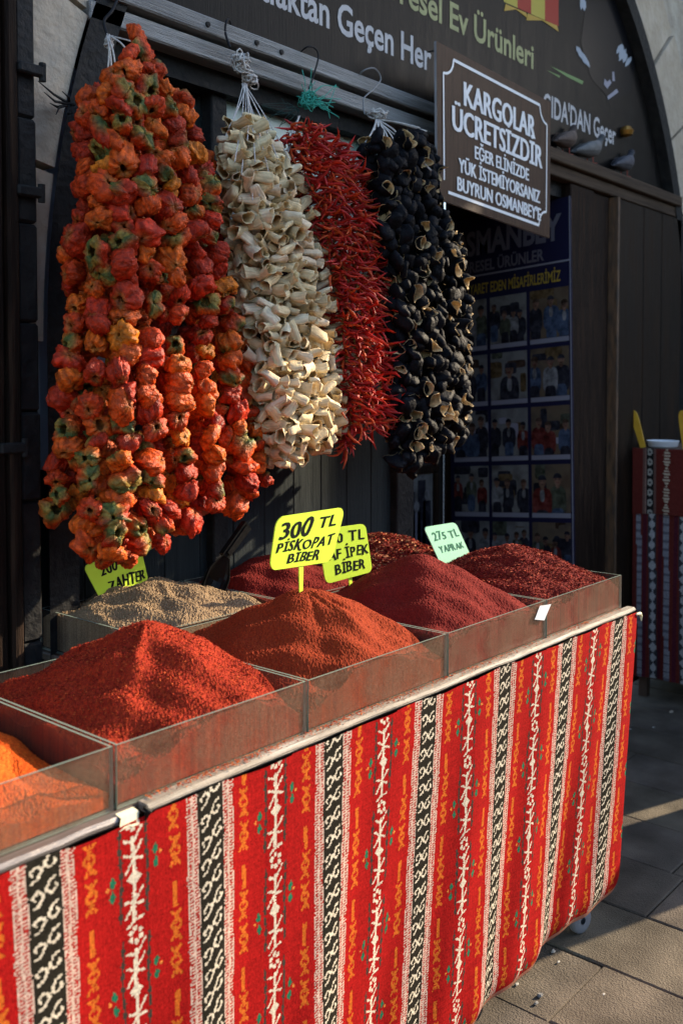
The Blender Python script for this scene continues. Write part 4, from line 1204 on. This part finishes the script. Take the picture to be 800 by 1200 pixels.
for u, y0, y1 in ((-.82, 140, 620), (-.5, 100, 655), (-.18, 80, 655), (.14, 70, 630), (.46, 90, 620), (.78, 130, 560)):
    pepper_strand(u, y0, y1, .075, 1, 1.05, .036)
for u in (-.75, -.35, .05, .45, .85): pepper_strand(u, 120, 600, .0, -.8, 1.25, .045)

# --- pale shells
bb_ = thing('shell_bunch', 'bunch of pale cream dried squash shells tied with white twine, second from the left', 'dried shells', (1.95, 1.84, 1.3), 'bunches of dried vegetables on the rail')
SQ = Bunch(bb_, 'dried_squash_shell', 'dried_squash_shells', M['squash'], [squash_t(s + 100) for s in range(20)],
    [(130, 275), (160, 262), (200, 260), (300, 272), (400, 283), (480, 296), (540, 314), (560, 318)],
    [(130, 298), (160, 310), (190, 340), (220, 356), (250, 368), (300, 382), (350, 392), (400, 399), (450, 406), (490, 410), (515, 400), (530, 372), (560, 325)], 1.84, .12)
pts2 = []
def scatter(b, n_try, y0, y1, dpx, back, front, szf, out_f, yexp=1.0):
    got = []
    for _ in range(n_try):
        y = random.uniform(y0, y1); l, r = b.lr(y)
        if random.random() > (r - l) / 140 + .25: continue
        u = random.uniform(-1, 1); px = (l + r)/2 + u*(r - l)/2
        if any((px - a)**2 + (y - c)**2 < dpx*dpx for a, c in got): continue
        got.append((px, y)); p_, n_ = b.point(u, y, back + random.uniform(-.014, .014), front)
        s = szf(); d = out_f(n_)
        b.add(p_, quat_to(d, random.uniform(0, 6.3)), (s, s, s * random.uniform(.9, 1.15)), random.randrange(len(b.T)), s * 1.25)
def sq_dir(n_): 
    a = random.choice((-1, 1)) 
    return Vector((n_.x * .5 + random.gauss(0, .8), n_.y * random.uniform(-.3, 1.0) + random.gauss(0, .4), random.gauss(-.05, .30)))
scatter(SQ, 16000, 138, 545, 10.8, 0, 1, lambda: random.uniform(.0155, .0205), sq_dir)
scatter(SQ, 7000, 150, 540, 13, .035, 1, lambda: random.uniform(.017, .022), sq_dir)
scatter(SQ, 3000, 180, 520, 20, 0, -.8, lambda: random.uniform(.022, .027), sq_dir)

# --- chilies
cb_ = thing('chili_bunch', 'bunch of thin bright red dried chilies hung between the cream and black bunches', 'dried chilies', (2.28, 1.84, 1.35), 'bunches of dried vegetables on the rail')
CH = Bunch(cb_, 'dried_chili', 'dried_chilies', M['chili'], [chili_t(s + 200) for s in range(24)],
    [(140, 345), (160, 335), (200, 345), (250, 362), (300, 374), (400, 388), (480, 396), (530, 404)],
    [(140, 368), (160, 392), (200, 420), (250, 438), (300, 447), (350, 455), (400, 462), (450, 468), (490, 466), (530, 420)], 1.83, .11)
def chili_strand(u, y0, y1, back, front, step, rad=.0):
    y = y0
    while y < y1:
        p_, n_ = CH.point(u + random.uniform(-.06, .06), y, back + .02, front)
        y += step * random.uniform(.7, 1.3)
        a = random.gauss(0, 1.0); n2 = Vector((n_.x, n_.y, 0)).normalized()
        d = Vector((n2.x * math.cos(a) - n2.y * math.sin(a), n2.x * math.sin(a) + n2.y * math.cos(a), random.gauss(-.24, .32) - .5 * max(0, (y - (y1 - 40)) / 40)))
        L_ = random.choice((random.uniform(.034, .055), random.uniform(.048, .074)))
        k = random.uniform(.85, 1.25)
        CH.add(p_, quat_to(d, random.uniform(0, 6.3)), (L_ * k, L_ * k, L_), random.randrange(24), L_ * .33)
for u, y0, y1 in ((-.95, 160, 528), (-.6, 148, 522), (-.25, 143, 505), (.1, 146, 500), (.42, 155, 502), (.7, 170, 500), (.95, 190, 492)):
    chili_strand(u, y0, y1, 0, 1, 1.35)
for u in (-.7, -.2, .3, .8): chili_strand(u, 170, 490, 0, -.7, 3.2)
for u in (-.5, 0, .5): chili_strand(u, 150, 490, .06, 1, 3.0)

# --- black shells
eb_ = thing('eggplant_bunch', 'bunch of blackish hollow dried eggplant skins with tan insides, rightmost hanging bunch', 'dried eggplants', (2.62, 1.82, 1.25), 'bunches of dried vegetables on the rail')
EG = Bunch(eb_, 'dried_eggplant_skin', 'dried_eggplant_skins', M['eggplant'], [eggplant_t(s + 300) for s in range(18)],
    [(150, 428), (170, 424), (200, 432), (300, 440), (400, 455), (500, 452), (555, 455)],
    [(150, 500), (165, 504), (200, 507), (240, 511), (270, 528), (300, 539), (400, 544), (480, 547), (520, 540), (560, 500)], 1.81, .10)
def eg_dir(n_):
    if random.random() < .30: return Vector((n_.x - .25 + random.gauss(0, .5), n_.y - .45 + random.gauss(0, .4), random.gauss(-.1, .4)))
    return Vector((random.gauss(.2, .6), random.uniform(.1, 1.1), random.gauss(.1, .6)))
def eg_strand(u, y0, y1, back, front):
    y = y0
    while y < y1:
        for _ in range(1 + (random.random() < .35)):
            p_, n_ = EG.point(u + random.uniform(-.13, .13), y + random.uniform(-5, 5), back + random.uniform(-.015, .015), front)
            s = random.uniform(.019, .030)
            EG.add(p_, quat_to(eg_dir(n_), random.uniform(0, 6.3)), (s, s, s * random.uniform(.85, 1.15)), random.randrange(18), s)
        y += random.uniform(8.5, 12.5)
for u, y0, y1 in ((-.9, 178, 530), (-.6, 168, 548), (-.28, 165, 555), (.05, 165, 552), (.38, 160, 545), (.7, 162, 530), (.96, 175, 490)): eg_strand(u, y0, y1, 0, 1)
for u in (-.75, -.3, .2, .6, .9): eg_strand(u, 175, 520, .06, 1)
for u in (-.6, 0, .6): eg_strand(u, 190, 510, 0, -.7)
finish([PEP, SQ, CH, EG])

# --- hooks, knots and cords
def arc_pts(pts, n=8):
    pts = [np.array(p_) for p_ in pts]; out = []
    for i in range(len(pts) - 1):
        p0 = pts[max(i-1, 0)]; p1 = pts[i]; p2 = pts[i+1]; p3 = pts[min(i+2, len(pts)-1)]
        for t in np.linspace(0, 1, n, endpoint=False):
            out.append(.5 * ((2*p1) + (-p0+p2)*t + (2*p0-5*p1+4*p2-p3)*t*t + (-p0+3*p1-3*p2+p3)*t**3))
    return out + [pts[-1]]
def hook(root, pxs, m, r_=.0028, bottomY=1.90):
    """wire hook: over the rail (behind it) then down in front"""
    n = len(pxs); pts = []
    for i, (px, py, y) in enumerate(pxs): pts.append(on_y(px, py, y))
    h_ = MB(); h_.tube(arc_pts(pts), r_, 8); h_.build('hook', m, root, True)
def knot(root, px, py, y, rx, rz, loops, m, r_=.0022, seed=0, name='knot'):
    g_ = np.random.default_rng(seed); k_ = MB(); c = np.array(on_y(px, py, y))
    for i in range(loops):
        a = g_.normal(0, 1, 3); a /= np.linalg.norm(a); b = g_.normal(0, 1, 3); b -= a * (a @ b); b /= np.linalg.norm(b)
        o = c + g_.normal(0, .25, 3) * np.array([rx, rx, rz]); s = g_.uniform(.35, .85)
        pts = [o + (a * math.cos(t) * s + b * math.sin(t) * s * .6) * np.array([rx, rx, rz]) + g_.normal(0, .001, 3) for t in np.linspace(0, g_.uniform(4.5, 6.2), 9)]
        k_.tube(pts, r_, 6)
    k_.build(name, m, root, True)
def cords(root, px0, py0, y0, ends, m, r_=.0016, name='cord'):
    for (px, py, y) in ends:
        a, b = np.array(on_y(px0 + random.uniform(-3, 3), py0, y0)), np.array(on_y(px, py, y))
        mid = (a + b) / 2 + np.array([0, -.006, random.uniform(-.004, .004)])
        c_ = MB(); c_.tube(arc_pts([a, mid, b], 4), r_, 6); c_.build(name, m, root, True)
hook(pb_, [(141, 6, 2.05), (139, -2, 1.98), (132, 12, 1.955), (122, 26, 1.95), (128, 46, 1.93)], M['wire'], .004)
cords(pb_, 128, 42, 1.93, [(131, 92, 1.79), (124, 100, 1.80), (136, 84, 1.78), (150, 60, 1.78), (166, 52, 1.76)], M['twine'], .0020)
knot(pb_, 128, 50, 1.93, .014, .026, 12, M['twine'], .0022, 3)
hook(bb_, [(272, 50, 2.05), (270, 27, 2.0), (266, 24, 1.958), (264, 38, 1.95), (270, 56, 1.93)], M['wire'], .0032)
knot(bb_, 282, 74, 1.925, .030, .030, 42, M['twine'], .0024, 5); knot(bb_, 293, 92, 1.92, .026, .024, 30, M['twine'], .0024, 6)
cords(bb_, 286, 98, 1.915, [(262, 165, 1.80), (268, 150, 1.80), (275, 190, 1.71), (283, 205, 1.705), (290, 165, 1.72), (296, 235, 1.70), (299, 190, 1.70), (304, 230, 1.70), (312, 190, 1.71), (318, 215, 1.705), (325, 185, 1.72), (340, 188, 1.75)], M['twine'], .0015)
hook(cb_, [(352, 112, 2.04), (350, 70, 2.0), (358, 56, 1.955), (368, 56, 1.95), (373, 66, 1.945), (367, 90, 1.94), (362, 104, 1.93)], M['wire'], .0026)
knot(cb_, 362, 118, 1.92, .035, .030, 26, M['green_twine'], .0016, 8, 'green_knot')
w_ = MB()
for i in range(26):
    a = np.array(on_y(362 + random.uniform(-10, 10), 122, 1.91)); b = np.array(on_y(random.choice((random.uniform(352, 372), random.uniform(370, 400))), random.uniform(78, 140), random.uniform(1.86, 1.94)))
    m0 = (a + b) / 2 + rng.normal(0, .012, 3); w_.tube(arc_pts([a, m0, b], 5), .0012, 5)
w_.build('green_strands', M['green_twine'], cb_, True)
w_ = MB()
for i in range(16):
    a = np.array(on_y(350, 128, 1.93)); b = np.array(on_y(random.uniform(304, 342), random.uniform(112, 150), random.uniform(1.90, 1.98)))
    m0 = (a + b) / 2 + rng.normal(0, .012, 3); w_.tube(arc_pts([a, m0, b], 5), .0009, 4)
w_.build('loose_net', flat('dark_net', (.03, .06, .055), .7), cb_, True)
cords(cb_, 352, 136, 1.92, [(312, 196, 1.76), (322, 190, 1.76), (332, 188, 1.76), (336, 182, 1.77)], M['twine'], .0014)
hook(eb_, [(424, 108, 2.04), (420, 95, 2.01), (424, 84, 1.958), (438, 80, 1.95), (446, 92, 1.945), (438, 104, 1.94), (426, 116, 1.93), (427, 134, 1.92)], M['grey_wire'], .0022)
knot(eb_, 444, 134, 1.915, .026, .020, 30, M['twine'], .0028, 12)
cords(eb_, 443, 140, 1.91, [(424, 172, 1.80), (430, 176, 1.78), (437, 178, 1.77), (444, 180, 1.76), (452, 182, 1.76), (459, 178, 1.76), (466, 172, 1.77), (474, 166, 1.78), (500, 154, 1.80), (492, 150, 1.80), (505, 200, 1.70)], M['twine'], .0024)

# ================================================================== SECOND STALL at the right
s2 = thing('side_stall', 'shaded second stall at the right edge wrapped in maroon striped kilim', 'stall', (5.1, 1.45, 0))
b_ = MB(); b_.box((4.46, .985, .10), (5.9, 1.955, 1.19)); 
for a, c in ((4.48, 1.0), (4.48, 1.91), (5.85, 1.0), (5.85, 1.91)): b_.box((a, c, 0), (a + .04, c + .04, .10))
b_.build('body', M['cart'], s2)
b_ = MB(); b_.box((4.445, .97, 1.192), (5.92, 1.975, 1.212), bev=.004); b_.build('tabletop', M['cart'], s2)
def kilim2(U, V, kind):
    C = np.empty(U.shape + (3,)); C[:] = (.095, .018, .014)
    if kind == 0:
        m = (U > .060) & (U < .112); C[m] = (.20, .12, .10)
        k = (np.abs(U - .060) < .006) | (np.abs(U - .112) < .006); C[k] = (.11, .06, .05)
        m = (U > .070) & (U < .102); C[m] = (.012, .012, .012)
        r2 = ((U - .086) / .012)**2 + (((V + .008) % .050 - .025) / .018)**2
        C[(r2 < 1) & m] = (.26, .25, .22); C[(r2 < .16) & m] = (.05, .05, .05)
        for c0 in (.170,):
            py = (V % .09) - .045
            C[(np.abs(U - c0) < .018 - .5*np.abs(np.abs(py) - .016)) & (np.sin(V * 420) > -.55)] = (.38, .32, .24)
        m = U > .20; C[m & (((U * 1) % .14) < .04)] = (.16, .10, .09)
    else:
        for c0, wd in ((.030, .012), (.095, .020), (.165, .014), (.245, .020), (.31, .014)):
            m = np.abs(U - c0 - .015 * V) < wd; C[m] = (.20, .20, .22) if wd < .016 else (.035, .035, .04)
            py = (V % .10) - .05; dx = np.abs(U - c0 - .015 * V)
            if wd > .016: C[m & (dx < .8 * np.abs(np.abs(py) - .025) ) & (dx < .015)] = (.30, .30, .30)
            else: C[m & (np.sin(V * 160) > .6)] = (.10, .10, .12)
        C[(np.abs((U % .075) - .062) < .008)] = (.06, .012, .02)
    return C
def side_cloth(name, z0, z1, kind, off, lab=None):
    nu, nv = 420, 120
    L_ = .99 + 1.45
    S, T_ = np.meshgrid(np.linspace(0, L_, nu + 1), np.linspace(0, 1, nv + 1))
    wv = .006 * np.sin(S * 22) * T_ + .004 * np.sin(S * 51 + 2) * T_
    Xc = np.where(S < .99, 4.442 - off + wv, 4.442 - off + (S - .99)); Yc = np.where(S < .99, 1.972 - S, .968 - off + wv)
    Zc = z1 + (z0 - z1) * T_ + (.012 * np.sin(S * 9)) * T_
    cS, cT = (S[:-1, :-1] + S[1:, 1:]) / 2, (T_[:-1, :-1] + T_[1:, 1:]) / 2 * (z1 - z0)
    kc = 1.05 * kilim2(cS, cT, kind) * (1 + rng.normal(0, .08, cS.shape + (1,)))
    return grid_mesh(name, np.stack([Xc, Yc, Zc], -1).reshape(-1, 3), nu + 1, nv + 1, M['kilim'], s2, facecol=np.clip(kc, 0, 1).reshape(-1, 3))
side_cloth('table_cloth', .892, 1.214, 0, .012); side_cloth('skirt_cloth', .10, .900, 1, .002)
d_ = MB(); c = on_x(776, 524, 4.56); c[2] = 1.2125
d_.lathe([(0, .001), (.062, .001), (.070, .008), (.075, .030), (.078, .034), (.075, .034), (.068, .012), (0, .010)], c, 28)
tag(d_.build('enamel_dish', M['white_dish'], None, True), 'shallow white enamel dish on the shaded side stall', 'dish')
def spatula(p0, p1, label):
    t_ = MB(); a, b = np.array(p0), np.array(p1); d = (b - a) / np.linalg.norm(b - a); s_d = np.cross(d, [1, 0, 0]); s_d /= np.linalg.norm(s_d)
    prof = [(0, .013), (.25, .015), (.7, .018), (.88, .017), (.96, .011), (1, .004)]
    L_ = np.linalg.norm(b - a); V = []
    for t, wd in prof:
        for k1, k2 in ((-1, -.003), (1, -.003), (1, .003), (-1, .003)): V.append(a + d * L_ * t + s_d * wd * k1 + np.array([k2, 0, 0]))
    t_.add(V, [(i*4+k, i*4+(k+1) % 4, i*4+4+(k+1) % 4, i*4+4+k) for i in range(len(prof)-1) for k in range(4)] + [(3, 2, 1, 0), (20, 21, 22, 23)])
    tag(t_.build('spatula', M['yellow_wood']), label, 'spatula', 'yellow spatulas on the side stall')
a = on_x(753, 523, 4.47); a[2] = 1.2135
spatula(a, on_x(741, 481, 4.47), 'flat yellow spatula leaning left on the side stall, beside the white dish')
a = on_x(803, 524, 4.47); a[2] = 1.2135
spatula(a, on_x(798, 481, 4.47), 'flat yellow spatula standing at the right edge of the photo on the side stall')

# two unseen crates, added just right of the frame to shade the paving
def crate(z, label):
    X0, X1, Y0, Y1, HH = 4.0, 4.3, .577, .955, .455
    t_ = thing('shade_crate', label, 'crate', ((X0 + X1) / 2, (Y0 + Y1) / 2, z))
    for nm, a, c in (('side', (X0, Y0, z), (X0 + .018, Y1, z + HH)), ('side', (X1 - .018, Y0, z), (X1, Y1, z + HH)), ('side', (X0 + .02, Y0, z), (X1 - .02, Y0 + .018, z + HH)), ('side', (X0 + .02, Y1 - .018, z), (X1 - .02, Y1, z + HH)), ('base', (X0 + .02, Y0 + .02, z), (X1 - .02, Y1 - .02, z + .02))):
        q = MB(); q.box(a, c, bev=.003); q.build(nm, M['panel_wood'], t_)
crate(.001, 'lower of two unseen dark wooden crates added to shade the paving'); crate(.458, 'upper of two unseen dark wooden crates added to shade the paving')

# ================================================================== NEIGHBOURS (out of view, placed for their shade and reflections)
nb_ = thing('shade_house', 'unseen plastered house added beyond the side stall, its jettied storey shading the shop front', 'house', (9, 1.5, 0))  # added out of view, shaped to keep sun off the upper shop front
q = MB(); q.box((7.0, .40, 0), (7.5, 2.02, 4.9), bev=.01); q.build('shade_pier', M['plaster'], nb_)
q = MB(); q.box((8.0, -.95, 5.11), (8.9, 2.02, 9.0), bev=.01); q.build('shade_storey', M['plaster'], nb_)
q = MB(); q.prism([(7.7, -1.4, 9.003), (7.7, 2.6, 9.003), (7.7, 2.6, 9.15), (7.7, .6, 10.1), (7.7, -1.4, 9.15)], (1.5, 0, 0)); q.build('roof', M['cart'], nb_)
for y_ in (-.6, .5):
    q = MB(); q.box((7.975, y_, 5.8), (7.998, y_ + .8, 7.4), bev=.006); wn = q.build('window', M['ledge'], nb_)
    q = MB(); q.box((7.965, y_ + .07, 5.87), (7.973, y_ + .73, 7.33)); q.build('pane', M['glass'], wn)
eh = thing('glare_block_house', 'unseen plastered house added at the street end to block low sky glare', 'house', (24, -2, 0))  # added out of view to cut low sky glare on the facade
q = MB(); q.box((22, -16, 0), (28, 12, 7.2)); q.build('wall', M['plaster'], eh)
q = MB(); q.prism([(21.6, -16.4, 7.203), (21.6, 12.4, 7.203), (28.4, 12.4, 7.203), (28.4, -16.4, 7.203)], (0, 0, .35)); q.build('roof', M['cart'], eh)
for i in range(5):
    q = MB(); q.box((21.95, -13 + 5 * i, 3.2), (21.998, -11.6 + 5 * i, 5.2), bev=.006); q.build('window', M['glass'], eh)
op = thing('opposite_house', 'low plastered row of shops on the far side of the street', 'house', (3, -7, 0))
q = MB(); q.box((-9, -10, 0), (13, -7, 2.9)); q.build('wall', M['plaster'], op)
q = MB(); q.prism([(-9.3, -6.6, 2.903), (-9.3, -10.4, 2.903), (-9.3, -8.5, 3.7)], (22.6, 0, 0)); q.build('roof', M['cart'], op)
for i in range(6):
    x_ = -7.8 + 3.4 * i
    q = MB(); q.box((x_, -6.998, .1), (x_ + 2.2, -6.95, 2.7), bev=.006); dr_ = q.build('door', M['dark_wood'], op)
    q = MB(); q.box((x_ + 1.0, -6.948, 1.1), (x_ + 1.2, -6.92, 1.16), bev=.004); q.build('handle', M['steel'], dr_)

# ================================================================== litter on the paving
def shard(px, py, L_, m, label, cat, name, flatk=.4, seed=0):
    g_ = random.Random(seed); c = CAMP + ray(px, py) * (CAM_H - .006) / -ray(px, py)[2]; q = MB(); n = 7
    V = [(c[0] + L_ * g_.uniform(.6, 1) * math.cos(6.283*k/n), c[1] + L_ * .6 * g_.uniform(.6, 1) * math.sin(6.283*k/n), .001) for k in range(n)]
    T2 = [(c[0] + (x_ - c[0]) * .6, c[1] + (y_ - c[1]) * .6, .001 + L_ * flatk * g_.uniform(.7, 1.1)) for x_, y_, z_ in V]
    q.add(V + T2, [tuple(range(n, 2*n))] + [(k, (k+1) % n, n + (k+1) % n, n + k) for k in range(n)])
    tag(q.build(name, m), label, cat, 'litter on the paving')
M['pebble'] = pbr('grey_pebble', (.10, .10, .10), (.17, .165, .16), 60, .8, .4, 120)
paper = flat('white_litter', (.42, .40, .36), .8)
shard(648, 1113, .011, paper, 'crumpled white scrap on the paving just below the caster', 'litter', 'paper_scrap', .5, 1)
shard(654, 1125, .007, paper, 'small white chip on the paving below the crumpled scrap', 'litter', 'paper_scrap', .25, 2)
shard(632, 1164, .015, M['pebble'], 'grey pebble on the sunlit slab, larger of the two', 'pebble', 'pebble', .35, 3)
shard(628, 1173, .011, M['pebble'], 'grey pebble on the sunlit slab, smaller one in front', 'pebble', 'pebble', .3, 4)
shard(707, 1163, .009, paper, 'pale chip lying alone near the middle of the sunlit slab', 'litter', 'paper_scrap', .2, 5)
shard(605, 1151, .009, paper, 'pale chip close under the cloth hem', 'litter', 'paper_scrap', .2, 6)
shard(765, 851, .012, paper, 'white scrap on the shaded paving in front of the side stall', 'litter', 'paper_scrap', .2, 7)
shard(738, 853, .010, paper, 'white scrap on the shaded paving near the stall corner', 'litter', 'paper_scrap', .2, 8)
shard(786, 833, .020, M['stone'], 'flat pale stone at the foot of the side stall', 'pebble', 'pebble', .3, 9)
